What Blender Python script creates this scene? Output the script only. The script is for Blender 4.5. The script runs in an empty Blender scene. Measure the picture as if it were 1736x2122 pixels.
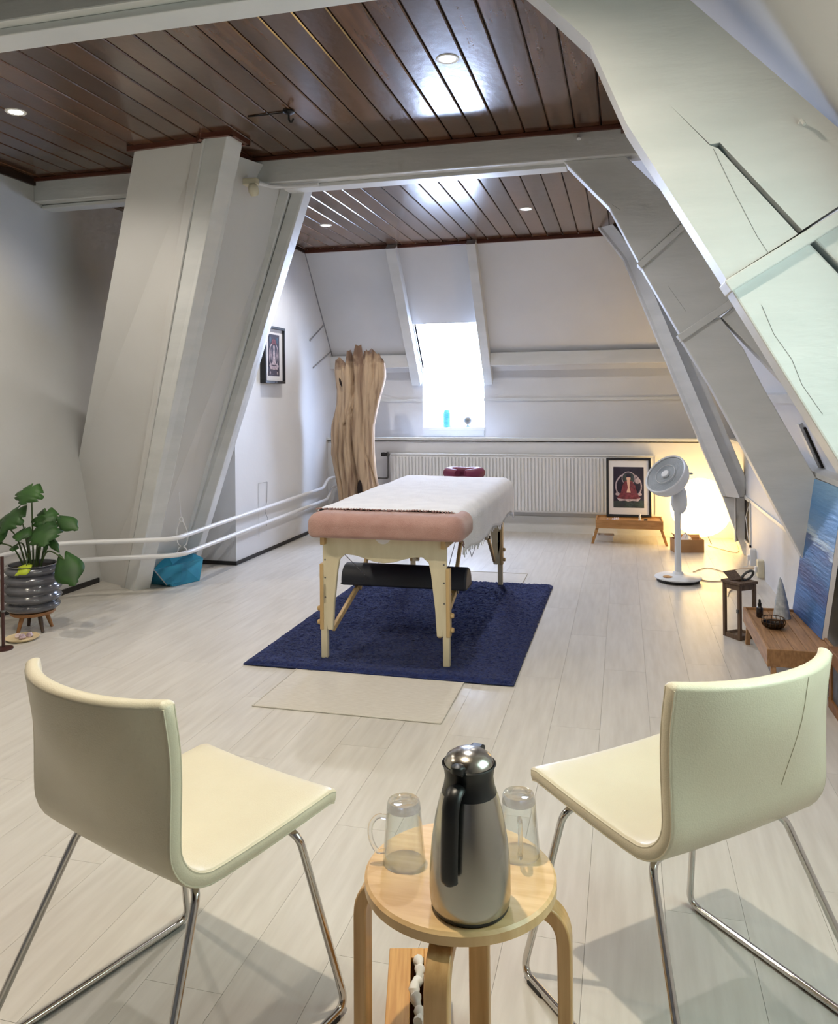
import bpy, math, random
from mathutils import Vector, Matrix, noise
random.seed(7)
PI = math.pi
SC = bpy.context.scene
COL = SC.collection

# ------------------------------------------------------------------ camera
H = 1.33
YAW, ROLL = math.radians(14.406), math.radians(0.523)
fw = Vector((-math.sin(YAW), math.cos(YAW), 0))
rt = Vector((math.cos(YAW), math.sin(YAW), 0))
dn = Vector((0, 0, -1))
r2 = rt * math.cos(ROLL) + dn * math.sin(ROLL)
d2 = rt * -math.sin(ROLL) + dn * math.cos(ROLL)
cam_data = bpy.data.cameras.new('camera')
cam = bpy.data.objects.new('camera', cam_data)
COL.objects.link(cam)
cam.matrix_world = Matrix(((r2.x, -d2.x, -fw.x, 0), (r2.y, -d2.y, -fw.y, 0), (r2.z, -d2.z, -fw.z, H), (0, 0, 0, 1)))
cam_data.sensor_fit = 'HORIZONTAL'
cam_data.sensor_width = 36
cam_data.lens = 1648 / 1736 * 36
cam_data.shift_y = -(1061 - 827.5) / 1736
cam_data.clip_start = 0.02
SC.camera = cam

# ------------------------------------------------------------------ world, light levels, exposure
W = bpy.data.worlds.new('overcast_sky')
SC.world = W
W.use_nodes = True
W.node_tree.nodes['Background'].inputs[0].default_value = (0.80, 0.90, 1.0, 1)
W.node_tree.nodes['Background'].inputs[1].default_value = 3.0
SKY_PANE = 40.0          # daylight seen through the back skylight
SIDE_FILL = 5.6          # added glowing pane beside the camera, out of view
FRONT_PANE = 5.0         # daylight seen through the window behind the camera
SPOT_W = 66.0             # each recessed ceiling lamp
SPOT_NEAR_W = 128.0       # the lamp over the two chairs
GLOBE = 7.0              # paper globe lamp
SC.view_settings.view_transform = 'Standard'
SC.view_settings.look = 'None'
SC.view_settings.gamma = 1.0
SC.view_settings.use_curve_mapping = False
SC.view_settings.exposure = 0.14
SC.cycles.use_denoising = True
SC.cycles.max_bounces = 8
SC.cycles.diffuse_bounces = 3
SC.cycles.glossy_bounces = 3
SC.cycles.transparent_max_bounces = 12
SC.cycles.use_adaptive_sampling = True
SC.cycles.adaptive_threshold = 0.09
SC.cycles.adaptive_min_samples = 12
SC.cycles.caustics_reflective = False
SC.cycles.caustics_refractive = False
SC.cycles.sample_clamp_indirect = 6.0

# ------------------------------------------------------------------ helpers
def lin(c):
    return tuple(((v / 255) / 12.92 if v / 255 <= 0.04045 else ((v / 255 + 0.055) / 1.055) ** 2.4) for v in c) + (1.0,)

MATS = {}
def mat(name, rgb, rough=0.6, metal=0.0, var=None, vscale=8.0, stretch=(1, 1, 1), bump=0.0, bscale=60.0, bstretch=None,
        coat=0.0, rnd=0.0, spec=0.5, emit=None, estr=0.0, trans=0.0, detail=4.0, sheen=0.0, vlo=0.35, vhi=0.65):
    m = bpy.data.materials.new(name); MATS[name] = m
    m.use_nodes = True
    nt = m.node_tree; b = nt.nodes['Principled BSDF']
    b.inputs['Base Color'].default_value = lin(rgb)
    b.inputs['Roughness'].default_value = rough
    b.inputs['Metallic'].default_value = metal
    b.inputs['Coat Weight'].default_value = coat
    b.inputs['Coat Roughness'].default_value = 0.12
    b.inputs['Specular IOR Level'].default_value = spec
    b.inputs['Transmission Weight'].default_value = trans
    b.inputs['Sheen Weight'].default_value = sheen
    if emit:
        b.inputs['Emission Color'].default_value = lin(emit)
        b.inputs['Emission Strength'].default_value = estr
    tc = None
    def coords(st):
        nonlocal tc
        if tc is None:
            tc = nt.nodes.new('ShaderNodeTexCoord')
        vec = tc.outputs['Object']
        if rnd:
            oi = nt.nodes.new('ShaderNodeObjectInfo')
            mul = nt.nodes.new('ShaderNodeVectorMath'); mul.operation = 'SCALE'
            mul.inputs[0].default_value = (37.0, 53.0, 71.0)
            nt.links.new(oi.outputs['Random'], mul.inputs['Scale'])
            add = nt.nodes.new('ShaderNodeVectorMath'); add.operation = 'ADD'
            nt.links.new(vec, add.inputs[0]); nt.links.new(mul.outputs[0], add.inputs[1])
            vec = add.outputs[0]
        mp = nt.nodes.new('ShaderNodeMapping')
        mp.inputs['Scale'].default_value = st
        nt.links.new(vec, mp.inputs['Vector'])
        return mp.outputs[0]
    if var:
        n = nt.nodes.new('ShaderNodeTexNoise')
        n.inputs['Scale'].default_value = vscale
        n.inputs['Detail'].default_value = detail
        nt.links.new(coords(stretch), n.inputs['Vector'])
        r = nt.nodes.new('ShaderNodeValToRGB')
        r.color_ramp.elements[0].position = vlo; r.color_ramp.elements[0].color = lin(rgb)
        r.color_ramp.elements[1].position = vhi; r.color_ramp.elements[1].color = lin(var)
        nt.links.new(n.outputs['Fac'], r.inputs['Fac'])
        out = r.outputs['Color']
        if rnd:
            oi = nt.nodes.new('ShaderNodeObjectInfo')
            mr = nt.nodes.new('ShaderNodeMapRange')
            mr.inputs['To Min'].default_value = 1 - rnd; mr.inputs['To Max'].default_value = 1 + rnd
            nt.links.new(oi.outputs['Random'], mr.inputs['Value'])
            hs = nt.nodes.new('ShaderNodeHueSaturation')
            nt.links.new(mr.outputs[0], hs.inputs['Value'])
            nt.links.new(out, hs.inputs['Color'])
            out = hs.outputs['Color']
        nt.links.new(out, b.inputs['Base Color'])
    if bump:
        n2 = nt.nodes.new('ShaderNodeTexNoise')
        n2.inputs['Scale'].default_value = bscale
        n2.inputs['Detail'].default_value = 3
        nt.links.new(coords(bstretch or stretch), n2.inputs['Vector'])
        bp = nt.nodes.new('ShaderNodeBump')
        bp.inputs['Strength'].default_value = bump
        bp.inputs['Distance'].default_value = 0.01
        nt.links.new(n2.outputs['Fac'], bp.inputs['Height'])
        nt.links.new(bp.outputs[0], b.inputs['Normal'])
    return m

def glass_mat(name, tint=(250, 252, 252), refl=.75):
    m = bpy.data.materials.new(name); MATS[name] = m
    m.use_nodes = True
    nt = m.node_tree; nt.nodes.clear()
    o = nt.nodes.new('ShaderNodeOutputMaterial')
    mix = nt.nodes.new('ShaderNodeMixShader')
    lw = nt.nodes.new('ShaderNodeLayerWeight'); lw.inputs['Blend'].default_value = .5
    pw = nt.nodes.new('ShaderNodeMath'); pw.operation = 'POWER'; pw.inputs[1].default_value = 2.6
    nt.links.new(lw.outputs['Facing'], pw.inputs[0])
    fr = nt.nodes.new('ShaderNodeMath'); fr.operation = 'MULTIPLY_ADD'; fr.inputs[1].default_value = refl; fr.inputs[2].default_value = .02
    nt.links.new(pw.outputs[0], fr.inputs[0])
    t = nt.nodes.new('ShaderNodeBsdfTransparent'); t.inputs[0].default_value = lin(tint)
    g = nt.nodes.new('ShaderNodeBsdfGlossy'); g.inputs['Roughness'].default_value = 0.03
    nt.links.new(fr.outputs[0], mix.inputs[0]); nt.links.new(t.outputs[0], mix.inputs[1])
    nt.links.new(g.outputs[0], mix.inputs[2]); nt.links.new(mix.outputs[0], o.inputs[0])
    return m

class MB:
    def __init__(s): s.v = []; s.f = []
    def add(s, vs, fs):
        k = len(s.v); s.v += [Vector(p) for p in vs]; s.f += [tuple(i + k for i in q) for q in fs]; return s
    def box(s, c, d, R=None):
        hx, hy, hz = d[0] / 2, d[1] / 2, d[2] / 2
        vs = [Vector((x, y, z)) for x in (-hx, hx) for y in (-hy, hy) for z in (-hz, hz)]
        if R is not None: vs = [R @ p for p in vs]
        c = Vector(c)
        return s.add([p + c for p in vs], [(0, 1, 3, 2), (4, 6, 7, 5), (0, 4, 5, 1), (2, 3, 7, 6), (0, 2, 6, 4), (1, 5, 7, 3)])
    def bounds(s, x0, x1, y0, y1, z0, z1):
        return s.box(((x0 + x1) / 2, (y0 + y1) / 2, (z0 + z1) / 2), (abs(x1 - x0), abs(y1 - y0), abs(z1 - z0)))
    def prism(s, poly, ax, a, b):
        n = len(poly)
        def P(p, t):
            return (t, p[0], p[1]) if ax == 'x' else (p[0], t, p[1]) if ax == 'y' else (p[0], p[1], t)
        vs = [P(p, a) for p in poly] + [P(p, b) for p in poly]
        return s.add(vs, [tuple(range(n))[::-1], tuple(range(n, 2 * n))] + [(i, (i + 1) % n, n + (i + 1) % n, n + i) for i in range(n)])
    def loft(s, rings, cap=True, closed=True):
        n = len(rings[0]); vs = [p for r in rings for p in r]; fs = []
        for k in range(len(rings) - 1):
            for i in range(n if closed else n - 1):
                j = (i + 1) % n
                fs.append((k * n + i, k * n + j, (k + 1) * n + j, (k + 1) * n + i))
        if cap:
            fs += [tuple(range(n))[::-1], tuple(range((len(rings) - 1) * n, len(rings) * n))]
        return s.add(vs, fs)
    def lathe(s, prof, c=(0, 0, 0), n=32, R=None, cap=True):
        c = Vector(c); rings = []
        for r, z in prof:
            ring = []
            for i in range(n):
                p = Vector((r * math.cos(2 * PI * i / n), r * math.sin(2 * PI * i / n), z))
                if R is not None: p = R @ p
                ring.append(p + c)
            rings.append(ring)
        return s.loft(rings, cap)
    def tube(s, pts, r, n=8, closed=False, flat=None):
        pts = [Vector(p) for p in pts]; m = len(pts); rings = []; up = None
        for i in range(m):
            if closed: t = pts[(i + 1) % m] - pts[i - 1]
            else: t = pts[min(i + 1, m - 1)] - pts[max(i - 1, 0)]
            t.normalize()
            if up is None:
                up = Vector((0, 0, 1)) if abs(t.z) < .9 else Vector((1, 0, 0))
                if flat: up = Vector(flat)
            up = (up - t * up.dot(t)).normalized()
            sd = t.cross(up)
            rr = r[i] if isinstance(r, (list, tuple)) else r
            rings.append([pts[i] + (up * math.cos(2 * PI * k / n) + sd * math.sin(2 * PI * k / n)) * rr for k in range(n)])
        if closed: rings.append(rings[0]); return s.loft(rings, cap=False)
        return s.loft(rings)
    def grid(s, fn, nu, nv):
        vs = [fn(i / nu, j / nv) for i in range(nu + 1) for j in range(nv + 1)]
        return s.add(vs, [(i * (nv + 1) + j, (i + 1) * (nv + 1) + j, (i + 1) * (nv + 1) + j + 1, i * (nv + 1) + j + 1) for i in range(nu) for j in range(nv)])
    def build(s, name, m, parent=None, smooth=False, bevel=0.0, seg=2, local=False, fix=True, ang=40):
        vs = s.v
        if parent is not None and not local:
            inv = WM[parent].inverted(); vs = [inv @ p for p in vs]
        me = bpy.data.meshes.new(name)
        me.from_pydata([tuple(p) for p in vs], [], s.f)
        if fix:
            import bmesh
            bm = bmesh.new(); bm.from_mesh(me)
            bmesh.ops.recalc_face_normals(bm, faces=bm.faces)
            bm.to_mesh(me); bm.free()
        me.materials.append(m if not isinstance(m, str) else MATS[m])
        if smooth:
            me.polygons.foreach_set('use_smooth', [True] * len(me.polygons))
            me.set_sharp_from_angle(angle=math.radians(ang))
        o = bpy.data.objects.new(name, me)
        COL.objects.link(o)
        if parent is not None: o.parent = parent
        WM[o] = WM[parent] if (parent is not None) else Matrix()
        if bevel:
            bv = o.modifiers.new('bevel', 'BEVEL'); bv.width = bevel; bv.segments = seg; bv.limit_method = 'ANGLE'
        return o

WM = {}
def thing(name, label, cat, loc=(0, 0, 0), rz=0.0, group=None):
    o = bpy.data.objects.new(name, None); COL.objects.link(o)
    o.empty_display_size = 0.1
    o.location = loc; o.rotation_euler = (0, 0, rz)
    o['label'] = label; o['category'] = cat
    if group: o['group'] = group
    WM[o] = Matrix.Translation(loc) @ Matrix.Rotation(rz, 4, 'Z')
    return o
def tag(o, label, cat, group=None):
    o['label'] = label; o['category'] = cat
    if group: o['group'] = group
    return o
def struct(o, label=None):
    o['kind'] = 'structure'
    if label: o['label'] = label
    return o
def smooth_path(pts, sub=6):
    pts = [Vector(p) for p in pts]; out = []
    for i in range(len(pts) - 1):
        p0 = pts[max(i - 1, 0)]; p1 = pts[i]; p2 = pts[i + 1]; p3 = pts[min(i + 2, len(pts) - 1)]
        for k in range(sub):
            t = k / sub
            out.append(0.5 * ((2 * p1) + (p2 - p0) * t + (2 * p0 - 5 * p1 + 4 * p2 - p3) * t * t + (3 * p1 - p0 - 3 * p2 + p3) * t ** 3))
    out.append(pts[-1]); return out
def round_path(pts, r, seg=6):
    """polyline with its corners rounded by radius r"""
    pts = [Vector(p) for p in pts]; out = [pts[0]]
    for i in range(1, len(pts) - 1):
        a = (pts[i - 1] - pts[i]); b = (pts[i + 1] - pts[i])
        d = min(r, a.length * .48, b.length * .48)
        p = pts[i] + a.normalized() * d; q = pts[i] + b.normalized() * d
        for k in range(seg + 1):
            t = k / seg
            out.append(p * (1 - t) ** 2 + pts[i] * 2 * t * (1 - t) + q * t * t)
    out.append(pts[-1]); return out
def circle(c, r, n=24, z=0):
    return [(c[0] + r * math.cos(2 * PI * i / n), c[1] + r * math.sin(2 * PI * i / n)) for i in range(n)]

# ------------------------------------------------------------------ materials
mat('white_paint', (222, 222, 223), .55, var=(214, 214, 216), vscale=1.5, bump=.08, bscale=25)
mat('timber_white', (220, 221, 221), .42, var=(210, 212, 212), vscale=2.5, stretch=(1, 1, 4), bump=.12, bscale=14)
mat('plaster_warm', (214, 213, 212), .6, var=(207, 205, 202), vscale=1.2, bump=.1, bscale=18)
mat('ceiling_wood', (70, 47, 35), .2, var=(102, 70, 47), vscale=2.2, stretch=(9, .7, 9), rnd=.28, bump=.10, bscale=16, bstretch=(1.2, .8, 1), coat=.35, detail=6)
mat('groove_dark', (26, 17, 13), .7)
mat('red_brown_trim', (96, 52, 38), .35, var=(80, 42, 30), vscale=6)
mat('dark_trim', (52, 36, 29), .4)
mat('laminate', (207, 202, 194), .32, var=(193, 187, 178), vscale=3.2, stretch=(11, 1.1, 1), rnd=.022, bump=.02, bscale=30, detail=7, vlo=.3, vhi=.72)
mat('floor_gap', (176, 170, 160), .8)
mat('black_base', (34, 32, 32), .5)
mat('cream_leather', (218, 209, 186), .38, var=(213, 203, 179), vscale=5, bump=.10, bscale=320)
mat('chrome', (206, 202, 198), .13, metal=1)
mat('rubber_black', (22, 22, 23), .6)
mat('birch', (226, 190, 140), .38, var=(212, 172, 120), vscale=3, stretch=(2, 22, 2), coat=.15)
mat('birch_vertical', (214, 172, 118), .4, var=(196, 152, 98), vscale=3, stretch=(26, 26, 1.5), coat=.15)
mat('bamboo', (222, 172, 104), .42, var=(204, 150, 84), vscale=4, stretch=(30, 2, 2))
mat('steel_brushed', (172, 168, 160), .22, metal=1, bump=.03, bscale=60, bstretch=(1, 1, 30))
mat('steel_polished', (214, 214, 214), .16, metal=1)
mat('black_plastic', (18, 18, 19), .35)
glass_mat('clear_glass', (250, 252, 252), 1.0)
def mug_glass():
    m = mat('mug_glass', (250, 252, 252), .0, trans=1.0)
    nt = m.node_tree; b = nt.nodes['Principled BSDF']; b.inputs['IOR'].default_value = 1.46
    o = [n for n in nt.nodes if n.type == 'OUTPUT_MATERIAL'][0]
    t = nt.nodes.new('ShaderNodeBsdfTransparent'); mx = nt.nodes.new('ShaderNodeMixShader'); mx.inputs[0].default_value = .55
    nt.links.new(t.outputs[0], mx.inputs[1]); nt.links.new(b.outputs[0], mx.inputs[2]); nt.links.new(mx.outputs[0], o.inputs[0])
mug_glass()
glass_mat('picture_glass', (254, 254, 254), .06)
mat('plywood', (218, 206, 178), .5, var=(209, 196, 166), vscale=5, stretch=(4, 4, 1))
mat('beech', (206, 176, 128), .45, var=(190, 158, 110), vscale=4, stretch=(8, 8, 1))
mat('aluminium_foot', (196, 192, 184), .4, metal=.3)
mat('pink_cover', (174, 136, 127), .85, var=(164, 124, 115), vscale=14, bump=.35, bscale=260, sheen=.3)
mat('white_towel', (232, 232, 236), .9, var=(224, 224, 229), vscale=10, bump=.4, bscale=220, sheen=.3)
mat('fringe_brown', (150, 120, 116), .9)
mat('navy_vinyl', (30, 33, 46), .55, bump=.05, bscale=200)
mat('burgundy', (112, 34, 66), .6, bump=.1, bscale=120)
mat('grey_vinyl', (110, 100, 112), .6)
mat('rug_blue', (13, 27, 78), .95, var=(26, 44, 104), vscale=55, bump=.8, bscale=300, sheen=.06)
mat('mat_beige', (206, 200, 190), .85, var=(196, 189, 178), vscale=26, stretch=(1, 7, 1), bump=.25, bscale=140)
mat('driftwood', (188, 162, 133), .85, var=(124, 97, 76), vscale=4.2, stretch=(6, 6, .38), bump=1.0, bscale=9, bstretch=(7, 7, .5), detail=9, vlo=.46, vhi=.68)
def crown_stain():
    # the broken crown of the trunk is stained dark in ragged patches
    nt = MATS['driftwood'].node_tree; b = nt.nodes['Principled BSDF']
    src = b.inputs['Base Color'].links[0].from_socket
    tc = nt.nodes.new('ShaderNodeTexCoord'); sp = nt.nodes.new('ShaderNodeSeparateXYZ'); nt.links.new(tc.outputs['Object'], sp.inputs[0])
    n = nt.nodes.new('ShaderNodeTexNoise'); n.inputs['Scale'].default_value = 9; n.inputs['Detail'].default_value = 6
    nt.links.new(tc.outputs['Object'], n.inputs['Vector'])
    ad = nt.nodes.new('ShaderNodeMath'); ad.operation = 'MULTIPLY_ADD'; ad.inputs[1].default_value = .55
    nt.links.new(n.outputs['Fac'], ad.inputs[0]); nt.links.new(sp.outputs['Z'], ad.inputs[2])
    mr = nt.nodes.new('ShaderNodeMapRange'); mr.inputs['From Min'].default_value = 1.92; mr.inputs['From Max'].default_value = 2.06; mr.inputs['To Max'].default_value = .85
    nt.links.new(ad.outputs[0], mr.inputs['Value'])
    mx = nt.nodes.new('ShaderNodeMix'); mx.data_type = 'RGBA'
    nt.links.new(mr.outputs[0], mx.inputs['Factor']); nt.links.new(src, mx.inputs['A']); mx.inputs['B'].default_value = lin((92, 66, 52))
    nt.links.new(mx.outputs['Result'], b.inputs['Base Color'])
crown_stain()
mat('driftwood_dark', (92, 66, 50), .85, var=(62, 44, 36), vscale=12, bump=.8, bscale=20)
mat('hollow_dark', (34, 22, 16), .9)
mat('radiator_white', (226, 226, 226), .4)
mat('pipe_white', (224, 224, 226), .35)
mat('metal_grey', (120, 118, 116), .4, metal=.8)
mat('frame_black', (22, 22, 26), .4)
mat('mat_board', (232, 230, 232), .8)
mat('print_dark', (46, 44, 66), .6, var=(58, 52, 72), vscale=9)
mat('print_navy', (38, 26, 52), .5, var=(30, 22, 44), vscale=6)
mat('print_pale', (206, 190, 196), .6, var=(160, 140, 150), vscale=60)
mat('print_red', (134, 58, 70), .6, var=(96, 40, 54), vscale=50)
mat('print_skin', (216, 178, 160), .6)
mat('print_teal', (66, 106, 132), .6, var=(50, 70, 96), vscale=30)
mat('print_green', (56, 74, 66), .6, var=(46, 44, 60), vscale=14)
mat('tray_wood', (186, 138, 84), .5, var=(158, 112, 64), vscale=4, stretch=(2, 20, 10))
mat('tray_wood_along', (176, 134, 92), .5, var=(148, 110, 74), vscale=4, stretch=(2, 20, 10))
mat('cardboard', (182, 142, 98), .8, var=(172, 130, 88), vscale=8)
mat('paper_white', (236, 234, 230), .85)
mat('fan_white', (224, 226, 228), .4)
mat('fan_grille', (180, 187, 194), .45)
mat('lantern_wood', (112, 90, 72), .6, var=(86, 68, 54), vscale=8, stretch=(12, 12, 1))
mat('iron_ring', (92, 92, 90), .6, metal=.4)
mat('bronze_wire', (92, 70, 48), .35, metal=.8)
mat('grey_stone', (206, 210, 212), .75, var=(166, 172, 176), vscale=40, bump=.3, bscale=90)
mat('dark_glass', (36, 26, 22), .25)
mat('pot_grey', (98, 98, 104), .22, var=(78, 78, 86), vscale=7, coat=.3)
mat('soil', (40, 30, 22), .95, bump=.8, bscale=60)
mat('leaf', (52, 90, 36), .5, var=(36, 68, 28), vscale=9, spec=.4)
mat('leaf_lime', (170, 186, 44), .5)
mat('stem', (66, 84, 44), .55)
mat('stand_wood', (150, 104, 62), .5)
mat('stand_dark', (74, 56, 44), .5)
mat('pale_plate', (216, 196, 158), .5)
mat('crystal_pink', (206, 182, 186), .35, var=(236, 226, 230), vscale=30)
mat('crystal_violet', (146, 124, 134), .35, var=(196, 176, 184), vscale=30)
mat('dark_red_pole', (62, 30, 26), .4)
mat('turquoise_bag', (46, 148, 182), .6, var=(34, 124, 160), vscale=6)
mat('cable_tan', (196, 172, 140), .6)
mat('cable_white', (228, 228, 230), .5)
mat('cable_grey', (150, 150, 154), .6)
mat('cream_plastic', (220, 212, 186), .45)
mat('slate_panel', (72, 72, 74), .5)
mat('crate_wood', (140, 96, 52), .55, var=(116, 76, 38), vscale=5, stretch=(1, 12, 6))
mat('blue_bottle_glass', (120, 204, 226), .3, var=(70, 170, 200), vscale=20, stretch=(1, 1, 6))
mat('shell_brown', (70, 80, 84), .5, var=(110, 90, 60), vscale=40)
mat('pale_blue', (170, 196, 230), .5)
mat('crack_dark', (120, 124, 124), .9)
mat('lamp_glow', (255, 255, 255), .5, emit=(255, 246, 232), estr=26)
mat('lamp_ring', (235, 235, 232), .4)
mat('globe_glow', (255, 236, 200), .8, emit=(255, 214, 140), estr=GLOBE)
mat('pane_sky', (255, 255, 255), .3, emit=(196, 216, 255), estr=SKY_PANE)
mat('side_fill', (255, 255, 255), .3, emit=(218, 255, 248), estr=SIDE_FILL)
mat('pane_front', (255, 255, 255), .3, emit=(255, 240, 214), estr=FRONT_PANE)
mat('reveal_white', (236, 236, 238), .5)

def painting_material():
    m = mat('painting_sea', (70, 120, 180), .4)
    nt = m.node_tree; b = nt.nodes['Principled BSDF']
    tc = nt.nodes.new('ShaderNodeTexCoord')
    sep = nt.nodes.new('ShaderNodeSeparateXYZ'); nt.links.new(tc.outputs['Object'], sep.inputs[0])
    mp = nt.nodes.new('ShaderNodeMapping'); mp.inputs['Rotation'].default_value = (math.radians(-28), 0, 0)
    mp.inputs['Scale'].default_value = (3, 2.5, 26)
    nt.links.new(tc.outputs['Object'], mp.inputs['Vector'])
    n = nt.nodes.new('ShaderNodeTexNoise'); n.inputs['Scale'].default_value = 2.4; n.inputs['Detail'].default_value = 8
    nt.links.new(mp.outputs[0], n.inputs['Vector'])
    # height (object z) plus a tilt along y plus brush noise picks the colour band
    a = nt.nodes.new('ShaderNodeMath'); a.operation = 'MULTIPLY_ADD'; a.inputs[1].default_value = -.12
    nt.links.new(sep.outputs['Y'], a.inputs[0]); nt.links.new(sep.outputs['Z'], a.inputs[2])
    c = nt.nodes.new('ShaderNodeMath'); c.operation = 'MULTIPLY_ADD'; c.inputs[1].default_value = .16
    nt.links.new(n.outputs['Fac'], c.inputs[0]); nt.links.new(a.outputs[0], c.inputs[2])
    d = nt.nodes.new('ShaderNodeMapRange'); d.inputs['From Min'].default_value = .05; d.inputs['From Max'].default_value = .85
    nt.links.new(c.outputs[0], d.inputs['Value'])
    r = nt.nodes.new('ShaderNodeValToRGB'); el = r.color_ramp.elements
    cols = [(0, (34, 74, 134)), (.18, (52, 108, 170)), (.3, (44, 62, 120)), (.42, (60, 116, 172)), (.52, (78, 100, 150)),
            (.56, (196, 214, 228)), (.6, (118, 156, 200)), (.75, (92, 148, 206)), (.88, (130, 178, 222)), (1, (150, 196, 230))]
    el[0].position, el[0].color = cols[0][0], lin(cols[0][1]); el[1].position, el[1].color = cols[-1][0], lin(cols[-1][1])
    for p, q in cols[1:-1]:
        e = el.new(p); e.color = lin(q)
    nt.links.new(d.outputs[0], r.inputs['Fac']); nt.links.new(r.outputs['Color'], b.inputs['Base Color'])
    bp = nt.nodes.new('ShaderNodeBump'); bp.inputs['Strength'].default_value = .4; bp.inputs['Distance'].default_value = .01
    nt.links.new(n.outputs['Fac'], bp.inputs['Height']); nt.links.new(bp.outputs[0], b.inputs['Normal'])
painting_material()

# ------------------------------------------------------------------ room shell
CEIL = 2.815
XL, XR = -3.77, 0.98           # near left wall, right kneewall
YB, YF = 7.95, -3.4            # rear kneewall, wall behind the camera
XF = -3.05                     # left wall of the rear part

# floor and its laminate boards
fl = struct(MB().bounds(-3.9, 1.3, -3.55, 8.4, -.06, -.003).build('floor', 'floor_gap'), 'whitewashed oak laminate floor')
PW, PL = .195, 1.285
bm_ = MB().bounds(-PW / 2 + .0004, PW / 2 - .0004, -PL / 2 + .0004, PL / 2 - .0004, -.0029, 0)
first = None
x = XL + .06; k = 0
while x < 1.06:
    off = (k * .43) % 1.0 * PL
    y = YF - .1 - off + PL / 2
    while y - PL / 2 < YB + .1:
        if y + PL / 2 > YF:
            if first is None:
                first = bm_.build('floor_board', 'laminate', fl); o = first
            else:
                o = bpy.data.objects.new('floor_board', first.data); COL.objects.link(o); o.parent = fl
            o.location = (x, y, 0)
        y += PL
    x += PW; k += 1

# ceiling boards, three bays between the collar beams
ce = struct(MB().bounds(-3.9, .06, -3.55, 7.4, CEIL + .014, CEIL + .06).build('ceiling', 'groove_dark'), 'dark varnished plank ceiling')
CW = .1385
for (y0, y1) in ((-3.4, 2.31), (2.40, 4.49), (4.60, 7.36)):
    d = (y1 - y0)
    me_o = None
    for i in range(28):
        xc = -.105 + CW / 2 - CW * i
        if xc < XL - .02: break
        if me_o is None:
            pr = [(-CW / 2 + .003, .014), (-CW / 2 + .003, .004), (-CW / 2 + .008, 0), (CW / 2 - .008, 0), (CW / 2 - .003, .004), (CW / 2 - .003, .014)]
            me_o = MB().prism(pr, 'y', -d / 2, d / 2).build('ceiling_board', 'ceiling_wood', ce); o = me_o
        else:
            o = bpy.data.objects.new('ceiling_board', me_o.data); COL.objects.link(o); o.parent = ce
        o.location = (xc, (y0 + y1) / 2, CEIL)

# left walls
struct(MB().bounds(XL - .12, XL, YF - .12, 8.4, 0, CEIL).build('wall_left', 'plaster_warm'), 'plain white plaster wall left of the plant')
struct(MB().bounds(XL, XF, 5.87, 8.4, 0, CEIL).build('wall_left_rear', 'white_paint'), 'white wall block with hung picture beside leaning chimney')
struct(MB().bounds(XL, XL + .012, YF, 5.1, 0, .035).build('baseboard_left', 'black_base'), 'black skirting gap along left wall')
b = MB(); b.bounds(XF, XF + .008, 5.87, YB, 0, .03); b.bounds(-3.5, XF + .008, 5.862, 5.87, 0, .03)
struct(b.build('baseboard_left_rear', 'black_base'), 'thin black skirting under rear left wall')
struct(MB().bounds(XL - .1, 1.2, YF - .12, YF, 0, CEIL).build('wall_front', 'white_paint'))

# right wall: kneewall, ledge, gambrel roof slope
S0, S1, S2 = (.03, CEIL), (.60, 2.05), (1.06, .92)
wr = struct(MB().bounds(XR, XR + .15, YF, 8.4, 0, .92).build('wall_right', 'white_paint'), 'low white kneewall on the right below the roof slope')
b = MB()
def slope_piece(pa, pb, y0, y1, t=.08):
    dx, dz = pb[0] - pa[0], pb[1] - pa[1]; L = math.hypot(dx, dz); nx, nz = -dz / L * t, dx / L * t
    b.prism([pa, pb, (pb[0] + nx, pb[1] + nz), (pa[0] + nx, pa[1] + nz)], 'y', y0, y1)
slope_piece(S0, S1, YF, 8.5)
# the lower slope leaves an opening for the added light pane beside the camera
def on_lower(z): t = (S1[1] - z) / (S1[1] - S2[1]); return (S1[0] + (S2[0] - S1[0]) * t, z)
WZ0, WZ1, WY0, WY1 = 1.12, 1.95, 1.0, 1.95
slope_piece(S1, S2, YF, WY0); slope_piece(S1, S2, WY1, 8.5)
slope_piece(S1, on_lower(WZ1), WY0, WY1); slope_piece(on_lower(WZ0), S2, WY0, WY1)
struct(b.build('wall_right_slope', 'white_paint'), 'white inclined roof slope on the right behind the trusses')
pa, pb = on_lower(WZ1), on_lower(WZ0)
w2 = MB(); w2.prism([(pa[0] + .1, pa[1] + .04), (pb[0] + .1, pb[1] + .04), (pb[0] + .115, pb[1] + .045), (pa[0] + .115, pa[1] + .045)], 'y', WY0 - .02, WY1 + .02)
w2o = struct(w2.build('side_light_pane', 'side_fill'), 'added mint light pane in the right slope, out of view')  # added pane, out of view; brightens the near truss and chairs
# ledge trims of the right wall
struct(MB().bounds(XR - .018, XR + .1, YF, YB, .905, .932).build('trim_1', 'timber_white'))
struct(MB().bounds(XR - .012, XR, 2.6, YB, .485, .508).build('trim_2', 'timber_white'))
p0, p1 = on_lower(1.35), on_lower(1.30)
struct(MB().prism([p0, p1, (p1[0] - .03, p1[1] - .012), (p0[0] - .03, p0[1] - .012)], 'y', 2.5, 8.1).build('trim_3', 'timber_white'))
struct(MB().prism([on_lower(1.16), on_lower(.94), (on_lower(.94)[0] - .012, .935), (on_lower(1.16)[0] - .012, 1.155)], 'y', 4.725, 4.745).build('trim_4', 'groove_dark'))  # dark strip paints the shade inside a narrow slot
struct(MB().prism([on_lower(1.18), on_lower(.93), (on_lower(.93)[0] - .02, .925), (on_lower(1.18)[0] - .02, 1.172)], 'y', 4.77, 4.83).build('trim_5', 'timber_white'))

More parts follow.
